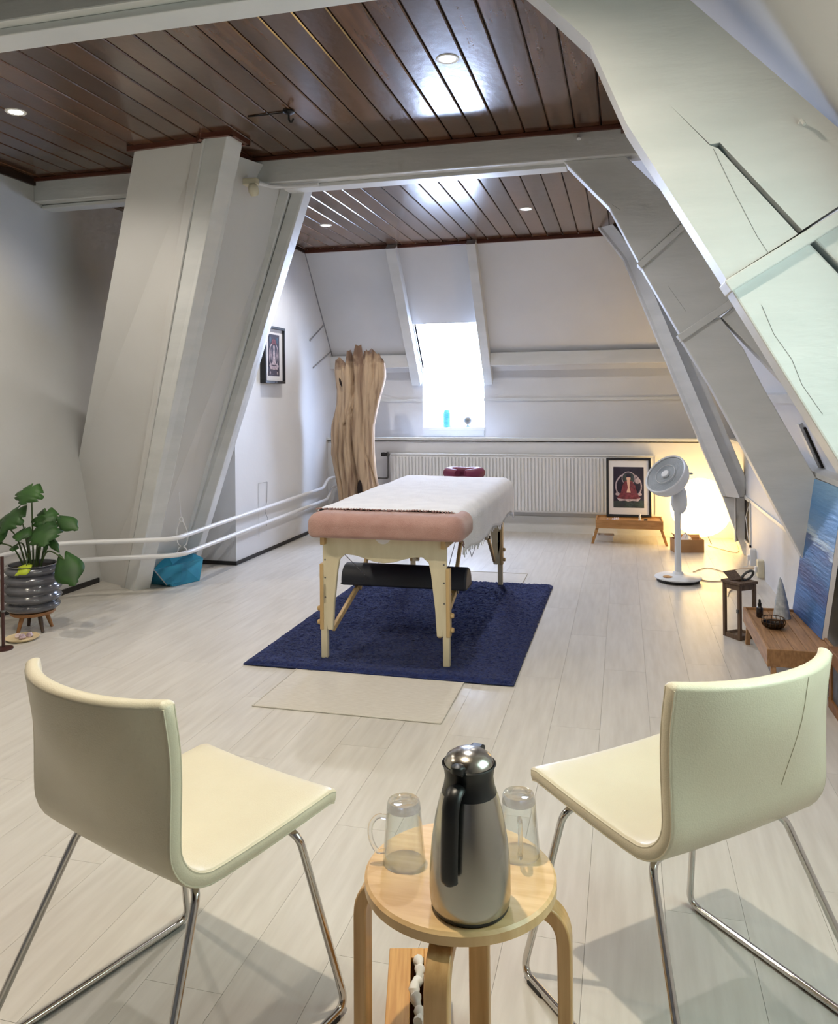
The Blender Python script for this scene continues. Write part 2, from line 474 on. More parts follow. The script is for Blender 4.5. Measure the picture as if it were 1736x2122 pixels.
# back wall: kneewall, ledge, upright boarding, mansard slope with a window opening
X0, X1 = -3.25, 1.3
WX0, WX1 = -2.075, -1.415
b = MB()
b.bounds(X0, X1, YB, YB + .1, 0, .915)
struct(b.build('wall_back', 'white_paint'), 'low white kneewall behind the radiator')
b = MB(); b.bounds(X0, X1, YB, 8.45, .895, .915)
SB0, SB1 = (7.35, CEIL), (8.25, 1.62)
def on_back(z): t = (SB0[1] - z) / (SB0[1] - SB1[1]); return (SB0[0] + (SB1[0] - SB0[0]) * t, z)
def back_piece(z1, z0, xa, xb, t=.07):
    a, c = on_back(z1), on_back(z0); dy, dz = c[0] - a[0], c[1] - a[1]; L = math.hypot(dy, dz); ny, nz = -dz / L * t, dy / L * t
    b.prism([a, c, (c[0] + ny, c[1] + nz), (a[0] + ny, a[1] + nz)], 'x', xa, xb)
back_piece(CEIL + .02, 1.62, X0, WX0); back_piece(CEIL + .02, 1.62, WX1, X1); back_piece(CEIL + .02, 2.1, WX0, WX1)
b.bounds(X0, WX0, 8.25, 8.33, .9, 1.66); b.bounds(WX1, X1, 8.25, 8.33, .9, 1.66); b.bounds(WX0, WX1, 8.25, 8.33, .9, 1.03)
wb = struct(b.build('wall_back_slope', 'white_paint'), 'white rear wall with mansard slope around the bright skylight')
# purlin and battens of the back wall
b = MB()
for xa, xb in ((X0, WX0 - .1), (WX1 + .1, X1)):
    b.bounds(xa, xb, 8.05, 8.28, 1.665, 1.80)
struct(b.build('trim_6', 'timber_white', bevel=.006), 'white timber purlin across the rear wall')
b = MB(); b.bounds(X0, WX0, 8.235, 8.25, 1.305, 1.335); b.bounds(WX1, X1, 8.235, 8.25, 1.305, 1.335)
struct(b.build('trim_7', 'timber_white'))
struct(MB().bounds(X0, X1, YB - .025, YB + .06, .905, .935).build('trim_8', 'timber_white', bevel=.004))
struct(MB().bounds(XF, XR, YB - .014, YB, 0, .16).build('baseboard_back', 'timber_white'))
# two rafters beside the window
for n, (xa, xb) in enumerate(((-2.185, -2.085), (-1.405, -1.315))):
    a, c = (7.33, CEIL), (8.27, 1.535); dy, dz = c[0] - a[0], c[1] - a[1]; L = math.hypot(dy, dz)
    ny, nz = dz / L * .085, -dy / L * .085
    o = MB().prism([(a[0] + .02, a[1] + .02), (8.29, 1.54), (8.25, 1.52), (c[0] + ny, c[1] + nz - .01), (a[0] + ny, a[1] + nz)], 'x', xa, xb).build('rafter', 'timber_white', bevel=.005)
    tag(o, ['white rafter left of the bright skylight', 'white rafter right of the bright skylight'][n], 'rafter')
# window in the back wall
w1 = struct(MB().prism([(on_back(2.1)[0] + .02, 2.1), (8.27, 1.62), (8.27, 1.03), (8.62, .99), (8.24, 2.2)], 'x', WX0 - .03, WX0).build('window_1', 'reveal_white'), 'inclined roof window, blown out by daylight')
MB().prism([(on_back(2.1)[0] + .02, 2.1), (8.27, 1.62), (8.27, 1.03), (8.62, .99), (8.24, 2.2)], 'x', WX1, WX1 + .03).build('reveal', 'reveal_white', w1)
MB().prism([(on_back(2.1)[0] + .012, 2.1), (8.24, 2.2), (8.24, 2.23), (7.90, 2.13)], 'x', WX0 - .03, WX1 + .03).build('lintel', 'reveal_white', w1)
MB().bounds(WX0 - .005, WX1 + .005, 8.235, 8.64, .995, 1.03).build('window_sill', 'reveal_white', w1)
b = MB()
for xa, xb in ((WX0 - .03, WX0 + .006), (WX1 - .006, WX1 + .03)):
    b.prism([(8.64, .99), (8.60, .99), (8.225, 2.22), (8.265, 2.22)], 'x', xa, xb)
b.build('window_frame', 'reveal_white', w1)
MB().prism([(8.61, .99), (8.595, .99), (8.22, 2.22), (8.235, 2.22)], 'x', WX0 - .002, WX1 + .002).build('pane', 'pane_sky', w1)
MB().bounds(WX0 - .002, WX1 + .002, 8.232, 8.25, .94, 1.0).build('apron', 'timber_white', w1)
# thin sockets where old timbers meet the rear left wall
for n, (p, q) in enumerate((((XF + .004, 7.47, 1.93), (XF + .004, 7.84, 2.11)), ((XF + .004, 7.55, 1.66), (XF + .004, 8.06, 1.85)))):
    struct(MB().tube([p, q], .008, 6).build('trim_%d' % (9 + n), 'cable_grey'))
struct(MB().tube([(XF + .004, 7.36, 2.8), (XF + .004, 8.2, 1.68)], .006, 6).build('trim_11', 'cable_grey'))

# red-brown ceiling trims
def trim(n, x0, x1, y0, y1, z0, z1, m='red_brown_trim'):
    return struct(MB().bounds(x0, x1, y0, y1, z0, z1).build('trim_%d' % n, m, bevel=.003))
trim(12, -3.77, .03, 4.452, 4.47, CEIL - .024, CEIL)
trim(13, XF, .03, 7.335, 7.36, CEIL - .032, CEIL)
trim(14, .0, .034, 2.4, 4.47, CEIL - .05, CEIL)
trim(15, .0, .034, 4.6, 7.36, CEIL - .05, CEIL)
trim(16, XL, XL + .02, YF, 4.47, CEIL - .05, CEIL, 'dark_trim')
trim(17, XF, XF + .016, 5.87, 7.36, CEIL - .03, CEIL, 'dark_trim')

# ------------------------------------------------------------------ roof trusses
def poly_part(root, name, poly, y0, y1, m='timber_white', bevel=.006):
    return MB().prism(poly, 'y', y0, y1).build(name, m, root, bevel=bevel)
def strap(root, p, q, y0, y1, w=.05, m='timber_white'):
    p, q = Vector(p), Vector(q); t = (q - p).normalized(); n = Vector((-t.y, t.x)) * w / 2
    return MB().prism([tuple(p + n), tuple(q + n), tuple(q - n), tuple(p - n)], 'y', y0, y1).build('strap', m, root, bevel=.004)

t1 = thing('roof_truss', 'nearest white timber roof truss, filling the upper right corner', 'roof truss', (.4, 2.41, 1.3))
poly_part(t1, 'collar_beam', [(XL, 2.645), (.10, 2.645), (.10, CEIL), (XL, CEIL)], 2.30, 2.42)
MB().bounds(XL, -.25, 2.34, 2.455, 2.618, 2.645).build('beam_moulding', 'timber_white', t1, bevel=.004)
poly_part(t1, 'brace', [(-.36, 2.645), (-.213, 2.496), (-.084, 2.356), (.015, 2.114), (.28, 1.655), (.463, 1.77), (.262, 2.020), (.2385, 2.0315), (.131, 2.157),
                        (.2400, 2.0335), (.266, 2.036), (.474, 1.78), (.66, 1.90), (.68, 1.93), (.565, 2.049), (.191, 2.442), (.02, 2.645)], 2.35, 2.47, bevel=0)
poly_part(t1, 'slot_light_block', [(.10, 2.19), (.20, 2.0), (.44, 1.74), (.53, 1.80), (.30, 2.08)], 2.47, 2.49)  # unseen boards added behind the slots to keep light out
poly_part(t1, 'slot_light_block', [(.46, 1.72), (.84, 1.24), (.92, 1.30), (.53, 1.78)], 2.47, 2.49)
poly_part(t1, 'leg', [(.29, 1.63), (.557, 1.154), (.985, .40), (.985, 1.04), (.803, 1.33), (.558, 1.665), (.487, 1.75)], 2.35, 2.47)
poly_part(t1, 'leg', [(.50, 1.757), (.572, 1.675), (.815, 1.34), (.93, 1.23), (.70, 1.86)], 2.352, 2.47)
strap(t1, (.282, 1.634), (.70, 1.888), 2.335, 2.47, .036)
MB().tube([(.47, 2.35, 2.07), (.47, 2.325, 2.07), (.475, 2.315, 2.055)], .005, 8).build('peg', 'timber_white', t1)

t2 = thing('roof_truss', 'grey-white middle roof truss with two cross straps, behind the nearest truss', 'roof truss', (.4, 4.55, 1.3))
poly_part(t2, 'collar_beam', [(XL, 2.66), (.11, 2.65), (.11, CEIL), (XL, CEIL)], 4.47, 4.61)
MB().bounds(-2.02, -.30, 4.545, 4.655, 2.632, 2.655).build('beam_moulding', 'timber_white', t2, bevel=.004)
MB().bounds(XL, -2.9, 4.545, 4.655, 2.632, 2.655).build('beam_moulding', 'timber_white', t2, bevel=.004)
poly_part(t2, 'brace', [(-.312, 2.652), (-.064, 2.375), (.088, 2.068), (.349, 2.297), (.024, 2.652)], 4.5, 4.61)
poly_part(t2, 'brace', [(.10, 2.04), (.303, 1.66), (.60, 1.85), (.60, 2.0), (.368, 2.27)], 4.502, 4.61)
poly_part(t2, 'outer_wedge', [(.51, 1.752), (.61, 1.842), (.66, 1.86), (.90, 1.30), (.84, 1.37)], 4.506, 4.61)
poly_part(t2, 'leg', [(.30, 1.648), (.451, 1.387), (.876, .524), (.985, .30), (.985, .87), (.955, .917), (.71, 1.383), (.619, 1.581), (.50, 1.755)], 4.5, 4.62)
strap(t2, (.09, 2.045), (.365, 2.285), 4.487, 4.6, .036)
strap(t2, (.295, 1.645), (.605, 1.855), 4.487, 4.6, .04)
MB().tube([(-.223, 4.47, 2.765), (-.223, 4.44, 2.765), (-.223, 4.43, 2.745)], .012, 8).build('peg', 'timber_white', t2)

t3 = thing('roof_truss', 'farthest white roof truss, next to the glowing globe lamp', 'roof truss', (.6, 7.15, 1.3))
poly_part(t3, 'leg', [(-.20, CEIL), (.005, 2.534), (.20, 2.04), (.795, .49), (.98, .49), (.98, .66), (.45, 2.04), (.26, 2.50), (.08, CEIL)], 7.10, 7.22)
b = MB()
for (xa, za), (xb, zb) in (((-.20, CEIL), (.005, 2.534)), ((.005, 2.534), (.80, .49))):
    w_ = .125
    b.loft([[(xa - .005, 7.13, za), (xa + w_, 7.02, za), (xa + w_, 7.11, za), (xa, 7.15, za)], [(xb - .005, 7.13, zb), (xb + w_, 7.02, zb), (xb + w_, 7.11, zb), (xb, 7.15, zb)]])
b.build('front_board', 'timber_white', t3)
poly_part(t3, 'foot', [(.80, .485), (.985, .485), (.985, 0), (.965, 0)], 7.12, 7.22)

# hairline cracks in the painted timber
for root, y, pts in ((t1, 2.349, [(.249, 2.02), (.30, 1.90), (.36, 1.77), (.395, 1.71)]), (t1, 2.349, [(.37, 1.58), (.40, 1.50), (.445, 1.43), (.47, 1.36), (.52, 1.28)]), 
                     (t2, 4.499, [(.24, 1.93), (.33, 1.79)]), (t2, 4.499, [(-.05, 2.39), (-.01, 2.36)])):
    MB().tube([(px, y, pz) for px, pz in pts], .0006, 5).build('crack', 'crack_dark', root)

# ------------------------------------------------------------------ leaning chimney breast
ch = thing('chimney_breast', 'white leaning chimney breast with slanted corner posts, left of the hung picture', 'chimney', (-3.4, 5.2, 0))
b = MB()
b.loft([[(-3.80, 5.16, -.01), (-3.47, 5.01, -.01), (-3.47, 5.5, -.01), (-3.47, 5.9, -.01), (-3.80, 5.9, -.01)],
        [(-3.80, 4.92, .878), (-3.09, 4.72, .878), (-3.08, 5.25, .878), (-3.08, 5.9, .878), (-3.80, 5.9, .878)],
        [(-2.74, 4.08, CEIL), (-2.29, 4.05, CEIL), (-2.31, 4.42, CEIL), (-2.28, 4.9, CEIL), (-2.74, 4.95, CEIL)]])
b.build('body', 'plaster_warm', ch)
# near corner post
b = MB()
b.loft([[(-3.47, 4.985, -.01), (-3.345, 4.915, -.01), (-3.29, 5.03, -.01), (-3.42, 5.10, -.01)],
        [(-2.27, 4.05, CEIL), (-2.105, 4.00, CEIL), (-2.08, 4.14, CEIL), (-2.24, 4.20, CEIL)]])
b.build('corner_post', 'timber_white', ch, bevel=.006)
b = MB()
b.loft([[(-3.52, 5.005, -.01), (-3.47, 4.98, -.01), (-3.45, 5.03, -.01), (-3.50, 5.06, -.01)],
        [(-2.34, 4.052, CEIL), (-2.27, 4.035, CEIL), (-2.25, 4.12, CEIL), (-2.32, 4.14, CEIL)]])
b.build('cover_strip', 'plaster_warm', ch, bevel=.004)
# rear post
b = MB()
b.loft([[(-3.37, 5.53, -.01), (-3.27, 5.55, -.01), (-3.29, 5.68, -.01), (-3.40, 5.66, -.01)],
        [(-1.985, 4.64, 2.70), (-1.885, 4.62, 2.70), (-1.895, 4.75, 2.70), (-2.0, 4.77, 2.70)]])
b.build('rear_post', 'timber_white', ch, bevel=.006)
b = MB()
b.loft([[(-3.40, 5.49, -.01), (-3.36, 5.50, -.01), (-3.38, 5.60, -.01), (-3.42, 5.60, -.01)],
        [(-2.06, 4.62, 2.70), (-1.99, 4.62, 2.70), (-2.0, 4.72, 2.70), (-2.07, 4.72, 2.70)]])
b.build('cover_strip', 'timber_white', ch, bevel=.004)
# slanted side panel between the posts
b = MB()
b.loft([[(-3.50, 5.06, -.01), (-3.42, 5.05, -.01), (-3.36, 5.60, -.01), (-3.48, 5.72, -.01)],
        [(-2.36, 4.16, CEIL - .02), (-2.28, 4.16, CEIL - .02), (-2.00, 4.69, CEIL - .06), (-2.12, 4.80, CEIL - .06)]])
b.build('side_panel', 'plaster_warm', ch)
# dark collar trim where it meets the ceiling
zt = CEIL - .014
b = MB()
for p, q in (((-2.77, 4.065), (-2.30, 4.03)), ((-2.30, 4.03), (-2.25, 3.975)), ((-2.25, 3.975), (-2.07, 3.975)), ((-2.07, 3.975), (-2.06, 4.15)), ((-2.27, 4.15), (-2.06, 4.15)), ((-2.27, 4.15), (-2.19, 4.46))):
    P_, Q_ = Vector((p[0], p[1], zt)), Vector((q[0], q[1], zt)); d = Q_ - P_
    b.box((P_ + Q_) / 2, (d.length + .02, .022, .028), Matrix.Rotation(math.atan2(d.y, d.x), 3, 'Z'))
b.build('collar_trim', 'red_brown_trim', ch)
for pts in ([(-2.87, 5.22, 1.05), (-2.84, 5.20, 1.12)], [(-3.13, 5.40, .50), (-3.08, 5.36, .62)], [(-2.62, 5.05, 1.55), (-2.59, 5.03, 1.62)]):
    MB().tube(pts, .004, 5).build('crack', 'crack_dark', ch)

# ------------------------------------------------------------------ recessed ceiling lamps
def downlight(x, y, label, watt=SPOT_W, tint=(1, .97, .93)):
    t = thing('ceiling_lamp', label, 'ceiling lamp', (x, y, CEIL), 0, 'recessed ceiling lamps')
    b = MB(); b.lathe([(.036, -.002), (.048, -.004), (.052, 0), (.052, .004), (.036, .004)], n=28, cap=False)
    b.build('ring', 'lamp_ring', t, smooth=True, local=True)
    MB().lathe([(.001, -.001), (.036, -.001), (.036, .004), (.001, .004)], n=24).build('lens', 'lamp_glow', t, local=True)
    ld = bpy.data.lights.new('lamp_light', 'SPOT'); ld.energy = watt; ld.color = tint
    ld.spot_size = math.radians(150); ld.spot_blend = .7; ld.shadow_soft_size = .03
    lo = bpy.data.objects.new('lamp_light', ld); COL.objects.link(lo); lo.parent = t; lo.location = (0, 0, -.012)
    return ld
downlight(-.73, 3.397, 'round ceiling lamp right above the bright ceiling reflection, nearest one in view')
downlight(-2.988, 3.422, 'round ceiling lamp at the far left edge of the dark ceiling', SPOT_W, (1, .92, .80))
downlight(-2.434, 6.35, 'small round ceiling lamp behind the collar beam, left of the pair')
downlight(-.725, 6.252, 'small round ceiling lamp behind the collar beam, right of the pair')
downlight(-.70, 1.60, 'round ceiling lamp over the two cream chairs, above the frame', SPOT_NEAR_W, (1, .88, .69))
downlight(-2.95, 2.08, 'round ceiling lamp over the near left floor, above the frame', 75.0, (1, .88, .69))

# dark hook with a short cord on the ceiling
t = thing('ceiling_hook', 'black hook with a short cord on the plank ceiling', 'hook', (-1.649, 3.788, CEIL))
MB().lathe([(.03, 0), (.03, -.008), (.018, -.016), (.001, -.018)], n=16).build('plate', 'rubber_black', t, True, local=True)
MB().tube(round_path([(0, 0, -.012), (0, 0, -.05), (.02, -.01, -.065), (.03, -.01, -.045)], .012), .005, 8).build('hook', 'rubber_black', t, True, local=True)
MB().tube(round_path([(0, -.005, -.015), (-.012, -.05, -.02), (0, -.06, -.018)], .01), .006, 8).build('wing', 'rubber_black', t, True, local=True)
MB().tube([(0, 0, -.004), (-.12, .005, -.005), (-.235, .012, -.003)], .0035, 6).build('cord', 'rubber_black', t, True, local=True)

# motion sensor below the left beam end
t = thing('motion_sensor', 'cream motion sensor on the left end of the collar beam', 'sensor', (-2.135, 4.37, 2.60))
MB().lathe([(.001, -.045), (.022, -.04), (.032, -.015), (.03, .012), (.02, .03)], n=20, R=Matrix.Rotation(math.radians(25), 3, 'X')).build('head', 'cream_plastic', t, True, local=True)
MB().box((-.02, .01, .045), (.09, .05, .04)).build('bracket', 'cream_plastic', t, local=True, bevel=.006)
MB().tube([(.02, .03, .045), (.06, .10, .040), (.16, .135, .036), (.36, .14, .036)], .012, 8).build('conduit', 'pipe_white', t, True, local=True)

# ------------------------------------------------------------------ cream chairs
def make_chair(loc, th, label, back_seam):
    t = thing('side_chair', label, 'chair', (loc[0], loc[1], 0), th, 'cream leather side chairs')
    w, d, hs, hb = .424, .425, .455, .792
    # side profile of the shell, front edge of the seat to the top of the back (y, z)
    prof = [(d, hs - .004), (d - .02, hs + .001)]
    for k in range(1, 7): prof.append((d - .02 - k * (d - .02 - .10) / 6, hs + .001 - .010 * math.sin(k / 6 * PI * .5)))
    R = .085; cy, cz = .085, hs - .009 + R
    for k in range(1, 9):
        a = -PI / 2 - k / 8 * (PI / 2 - .07)
        prof.append((cy + R * math.cos(a) * 1.0, cz + R * math.sin(a)))
    yb, zb = prof[-1]
    for k in range(1, 10):
        u = k / 9; prof.append((yb - .022 * u - .012 * u * u, zb + (hb - zb) * u))
    n = len(prof); th_ = .032; nx = 14
    nrm = []
    for i in range(n):
        a, c = prof[max(i - 1, 0)], prof[min(i + 1, n - 1)]
        ty, tz = c[0] - a[0], c[1] - a[1]; L = math.hypot(ty, tz)
        nrm.append((tz / L, -ty / L))      # points to the sitter's side
    def S(i, u, off):
        y, z = prof[i]; ny, nz = nrm[i]
        if ny * 1 + nz * 1 < 0: ny, nz = -ny, -nz
        up = max(0.0, min(1.0, (z - hs - .02) / .26)); up = up * up * (3 - 2 * up)
        wd = (w / 2) * (1 + .02 * up - (.10 * (1 - min(1, (d - y) / .05)) if False else 0))
        e = u * u
        y2 = y + ny * off + up * .052 * (e - .68) + up * .014 * (e * e - .68)
        z2 = z + nz * off + (1 - up) * .006 * e
        return (u * wd, y2, z2)
    def ring(i, ts, ext, ws):
        # one cross ring: sitter's side, rounded edge, outer side, rounded edge
        a, c = prof[max(i - 1, 0)], prof[min(i + 1, n - 1)]
        L = math.hypot(c[0] - a[0], c[1] - a[1]); ev = Vector((0, (c[0] - a[0]) / L * ext, (c[1] - a[1]) / L * ext))
        h = th_ / 2 * ts; out = []
        for j in range(nx + 1): out.append(Vector(S(i, (-1 + 2 * j / nx) * ws, -th_ / 2 + h)))
        for k in range(1, 6):
            g = PI * k / 6; out.append(Vector(S(i, ws, -th_ / 2 + h * math.cos(g))) + Vector((.009 * math.sin(g) * ts, 0, 0)))
        for j in range(nx + 1): out.append(Vector(S(i, (1 - 2 * j / nx) * ws, -th_ / 2 - h)))
        for k in range(1, 6):
            g = PI * k / 6; out.append(Vector(S(i, -ws, -th_ / 2 - h * math.cos(g))) - Vector((.009 * math.sin(g) * ts, 0, 0)))
        return [p + ev for p in out]
    rings = [ring(0, math.sin(g), -.010 * math.cos(g), 1 - .03 * math.cos(g)) for g in (.12, .4, .7, 1.0, 1.3)]
    rings += [ring(i, 1, 0, 1) for i in range(n)]
    rings += [ring(n - 1, math.sin(g), .010 * math.cos(g), 1 - .03 * math.cos(g)) for g in (1.3, 1.0, .7, .4, .12)]
    b = MB(); b.loft(rings)
    o = b.build('seat_shell', 'cream_leather', t, smooth=True, local=True, ang=60)
    # stitched seams on both rims of the shell
    for s in (-1, 1):
        MB().tube([Vector(S(i, s, -th_ + .004)) + Vector((s * .0055, 0, 0)) for i in range(n)], .0022, 6).build('seam', 'cream_leather', o, True, local=True)
        MB().tube([Vector(S(i, s, -.005)) + Vector((s * .0055, 0, 0)) for i in range(n)], .0022, 6).build('seam', 'cream_leather', o, True, local=True)
    MB().tube([Vector(S(n - 1, -1 + 2 * j / 20, -th_ + .003)) + Vector((0, 0, .0012)) for j in range(21)], .0022, 6).build('seam', 'cream_leather', o, True, local=True)
    if back_seam: MB().tube([Vector(S(i, .28, -th_)) + Vector((0, -.0006, 0)) for i in range(n - 9, n)], .0007, 6).build('seam', 'cream_leather', o, True, local=True)
    # chrome sled frames, one per side
    for s in (-1, 1):
        pts = [(s * .10, .30, hs - .046), (s * .205, .315, hs - .05), (s * .262, .40, .009), (s * .268, -.13, .009), (s * .19, .06, hs - .036), (s * .09, .07, hs - .046)]
        sl = MB().tube(round_path(pts, .035, 7), .0085, 12).build('sled_leg', 'chrome', t, True, local=True, ang=80)
        MB().box((s * .2655, .345, .005), (.016, .05, .009)).build('glide', 'rubber_black', sl, local=True, bevel=.002)
        MB().box((s * .2655, -.07, .005), (.016, .05, .009)).build('glide', 'rubber_black', sl, local=True, bevel=.002)
    return t
make_chair((-.983, 1.356), math.radians(-20.2), 'cream leather chair with chrome sled legs, left of the stool', False)
make_chair((.226, 1.713), math.radians(41.7), 'cream leather chair with chrome sled legs, right of the stool', True)

# ------------------------------------------------------------------ birch stool
SX, SY = -.303, 1.455
t = thing('stool', 'round birch stool with four bent legs, carrying the steel jug', 'stool', (SX, SY, 0))
MB().lathe([(.001, .424), (.170, .424), (.178, .429), (.178, .445), (.173, .45), (.001, .45)], n=64).build('seat', 'birch', t, True, local=True, ang=25)
for k in range(4):
    a = k * PI / 2
    path = [(.06, 0, .411), (.130, 0, .411)]
    path = round_path([(.06, 0, .411), (.1915, 0, .411), (.194, 0, 0)], .075, 9)
    b = MB(); rings = []
    for i, p in enumerate(path):
        q = path[min(i + 1, len(path) - 1)] - path[max(i - 1, 0)]; q.normalize(); nn = Vector((q.z, 0, -q.x))
        rings.append([p + nn * .0125 + Vector((0, .021, 0)), p + nn * .0125 - Vector((0, .021, 0)), p - nn * .0125 - Vector((0, .021, 0)), p - nn * .0125 + Vector((0, .021, 0))])
    Rm = Matrix.Rotation(a, 3, 'Z')
    b.loft([[Rm @ v for v in r] for r in rings])
    b.build('leg', 'birch_vertical', t, True, bevel=.003, local=True, ang=35)

# steel vacuum jug
JX, JY = -.266, 1.362
t = thing('vacuum_jug', 'brushed steel vacuum jug with black handle on the stool', 'jug', (JX, JY, .45))
t.scale = (1, 1, .955)
MB().lathe([(.001, .006), (.066, .006), (.069, .012), (.0705, .03), (.070, .07), (.066, .12), (.060, .16), (.052, .195), (.045, .215), (.043, .222)], n=56).build('body', 'steel_brushed', t, True, local=True)
MB().lathe([(.001, 0), (.064, 0), (.067, .003), (.067, .009), (.06, .009)], n=48).build('base_ring', 'black_plastic', t, True, local=True)
MB().lathe([(.048, .207), (.0445, .218), (.042, .235), (.0445, .252), (.0475, .258), (.0455, .2595), (.041, .252), (.03, .25)], n=48).build('collar', 'black_plastic', t, True, local=True)
jl = MB().lathe([(.044, .254), (.0435, .260), (.039, .270), (.028, .278), (.014, .282), (.001, .283)], n=48).build('lid', 'steel_brushed', t, True, local=True)
hd = Vector((-.22, -.97, 0)).normalized(); sd = Vector((-hd.y, hd.x, 0))
path = smooth_path([Vector((0, 0, .226)) + hd * .036, Vector((0, 0, .231)) + hd * .058, Vector((0, 0, .212)) + hd * .076, Vector((0, 0, .175)) + hd * .081, Vector((0, 0, .13)) + hd * .084, Vector((0, 0, .098)) + hd * .085, Vector((0, 0, .086)) + hd * .083], 5)
rings = []
for i, p in enumerate(path):
    q = (path[min(i + 1, len(path) - 1)] - path[max(i - 1, 0)]).normalized(); nn = q.cross(sd)
    wd = .0155 if 2 < i < len(path) - 2 else .011
    rings.append([p + sd * wd * math.cos(a) + nn * .009 * math.sin(a) for a in [2 * PI * k / 14 for k in range(14)]])
MB().loft(rings).build('handle', 'black_plastic', t, True, local=True)
b = MB(); b.box(Vector((0, 0, .262)) + hd * .038, (.022, .03, .012), Matrix.Rotation(math.atan2(hd.y, hd.x) + PI / 2, 3, 'Z'))
b.lathe([(.001, -.008), (.012, -.006), (.012, .006), (.001, .009)], Vector((0, 0, .266)) + hd * .047, 18)
b.build('thumb_button', 'black_plastic', jl, True, local=True, bevel=.002)
b = MB(); b.box(Vector((0, 0, .268)) - hd * .034, (.026, .026, .016), Matrix.Rotation(math.atan2(hd.y, hd.x) + PI / 2, 3, 'Z'))
b.build('spout_cap', 'black_plastic', jl, local=True, bevel=.005)

# upturned glass mugs
def mug(x, y, rz, label):
    t = thing('glass_mug', label, 'glass', (x, y, .451), rz, 'glass mugs upside down on the stool')
    prof = [(.0385, 0), (.0405, .001), (.0405, .004), (.0365, .05), (.0325, .10), (.0305, .10), (.0342, .05), (.0375, .004)]
    b = MB(); n = 40; rings = []
    for r, z in prof: rings.append([(r * math.cos(2 * PI * i / n), r * math.sin(2 * PI * i / n), z) for i in range(n)])
    b.loft(rings + [rings[0]], cap=False); b.build('wall', 'clear_glass', t, True, local=True)
    MB().lathe([(.001, .1005), (.0305, .1005), (.0325, .1005), (.0318, .110), (.0295, .116), (.024, .1165), (.018, .1135), (.001, .113)], n=40).build('base', 'mug_glass', t, True, local=True)
    MB().tube(smooth_path([(.034, 0, .085), (.05, 0, .086), (.063, 0, .07), (.063, 0, .045), (.052, 0, .022), (.038, 0, .02)], 5), .0048, 10).build('handle', 'mug_glass', t, True, local=True)
mug(-.412, 1.458, math.radians(196), 'clear glass mug upside down, left of the steel jug')
mug(-.203, 1.535, math.radians(-80), 'clear glass mug upside down, right behind the steel jug')

# bamboo tissue box below the stool
t = thing('tissue_box', 'bamboo tissue box with white tissue in its slot, under the stool', 'tissue box', (-.42, 1.575, 0), math.radians(14))
b = MB()
for x0, x1 in ((-.062, -.014), (.014, .062)): b.bounds(x0, x1, -.125, .125, .108, .12)
b.bounds(-.014, .014, .095, .125, .108, .12); b.bounds(-.014, .014, -.125, -.095, .108, .12)
b.build('top', 'bamboo', t, local=True, bevel=.002)
b = MB(); b.bounds(-.062, -.054, -.125, .125, .0, .108); b.bounds(.054, .062, -.125, .125, .0, .108); b.bounds(-.054, .054, .117, .125, 0, .108); b.bounds(-.054, .054, -.125, -.117, 0, .108)
b.bounds(-.054, .054, -.117, .117, 0, .006)
b.build('body', 'bamboo', t, local=True)
pts = []; 
for i in range(25):
    u = i / 24; pts.append((.006 * math.sin(u * 9), .09 - .18 * u, .112 + .012 * abs(math.sin(u * 11)) + .004 * math.sin(u * 31)))
b = MB(); b.tube(pts, [.009 + .003 * math.sin(i * 1.7) for i in range(25)], 9); b.tube([(p[0] + .006 * math.cos(i), p[1], p[2] - .006) for i, p in enumerate(pts)], .006, 8)
b.build('tissue', 'paper_white', t, True, local=True)

# ------------------------------------------------------------------ massage table
MX = -1.165
t = thing('massage_table', 'wooden massage table with padded pink and white covered top', 'massage table', (MX, 4.68, 0))
def end_frame(y0, y1, sgn):
    # plywood end panel with its curved apron and two tapering legs
    half = [(-.322, .655), (-.322, .30), (-.298, .165), (-.27, .165), (-.262, .30), (-.243, .47), (-.232, .525), (-.20, .552), (-.15, .548), (-.10, .535), (-.05, .520), (0, .514)]
    poly = [(MX + a, z) for a, z in half] + [(MX - a, z) for a, z in half[-2::-1]]
    ep = MB().prism(poly, 'y', y0, y1).build('end_panel', 'plywood', t, bevel=.004)
    for s in (-1, 1):
        sv = MB().bounds(MX + s * .318, MX + s * .338, y0 - .004, y1 + .012, .165, .50).build('leg_sleeve', 'beech', t, bevel=.003)
        MB().bounds(MX + s * .300, MX + s * .334, y0 + sgn * .0, y1 + .004, .021, .40).build('leg', 'plywood', t, bevel=.003)
        for zz in (.20, .27):
            b = MB(); b.lathe([(.001, 0), (.011, 0), (.014, .006), (.011, .016), (.001, .018)], (MX + s * .338, (y0 + y1) / 2, zz), 16, Matrix.Rotation(s * PI / 2, 3, 'Y'))
            b.build('knob', 'beech', sv, True)
        for zz in (.61, .52, .43, .33):
            b = MB(); b.lathe([(.001, 0), (.005, 0), (.004, .002), (.001, .003)], (MX + s * .309, y0, zz), 10, Matrix.Rotation(PI / 2, 3, 'X')); b.build('screw', 'metal_grey', ep)
    return ep
near_panel = end_frame(3.79, 3.815, 1)
end_frame(5.54, 5.565, 1)
MB().lathe([(.001, 0), (.042, 0), (.042, .002), (.001, .002)], (MX, 3.789, .652), 20, Matrix.Rotation(PI / 2, 3, 'X')).build('hand_hole', 'mat_board', near_panel)
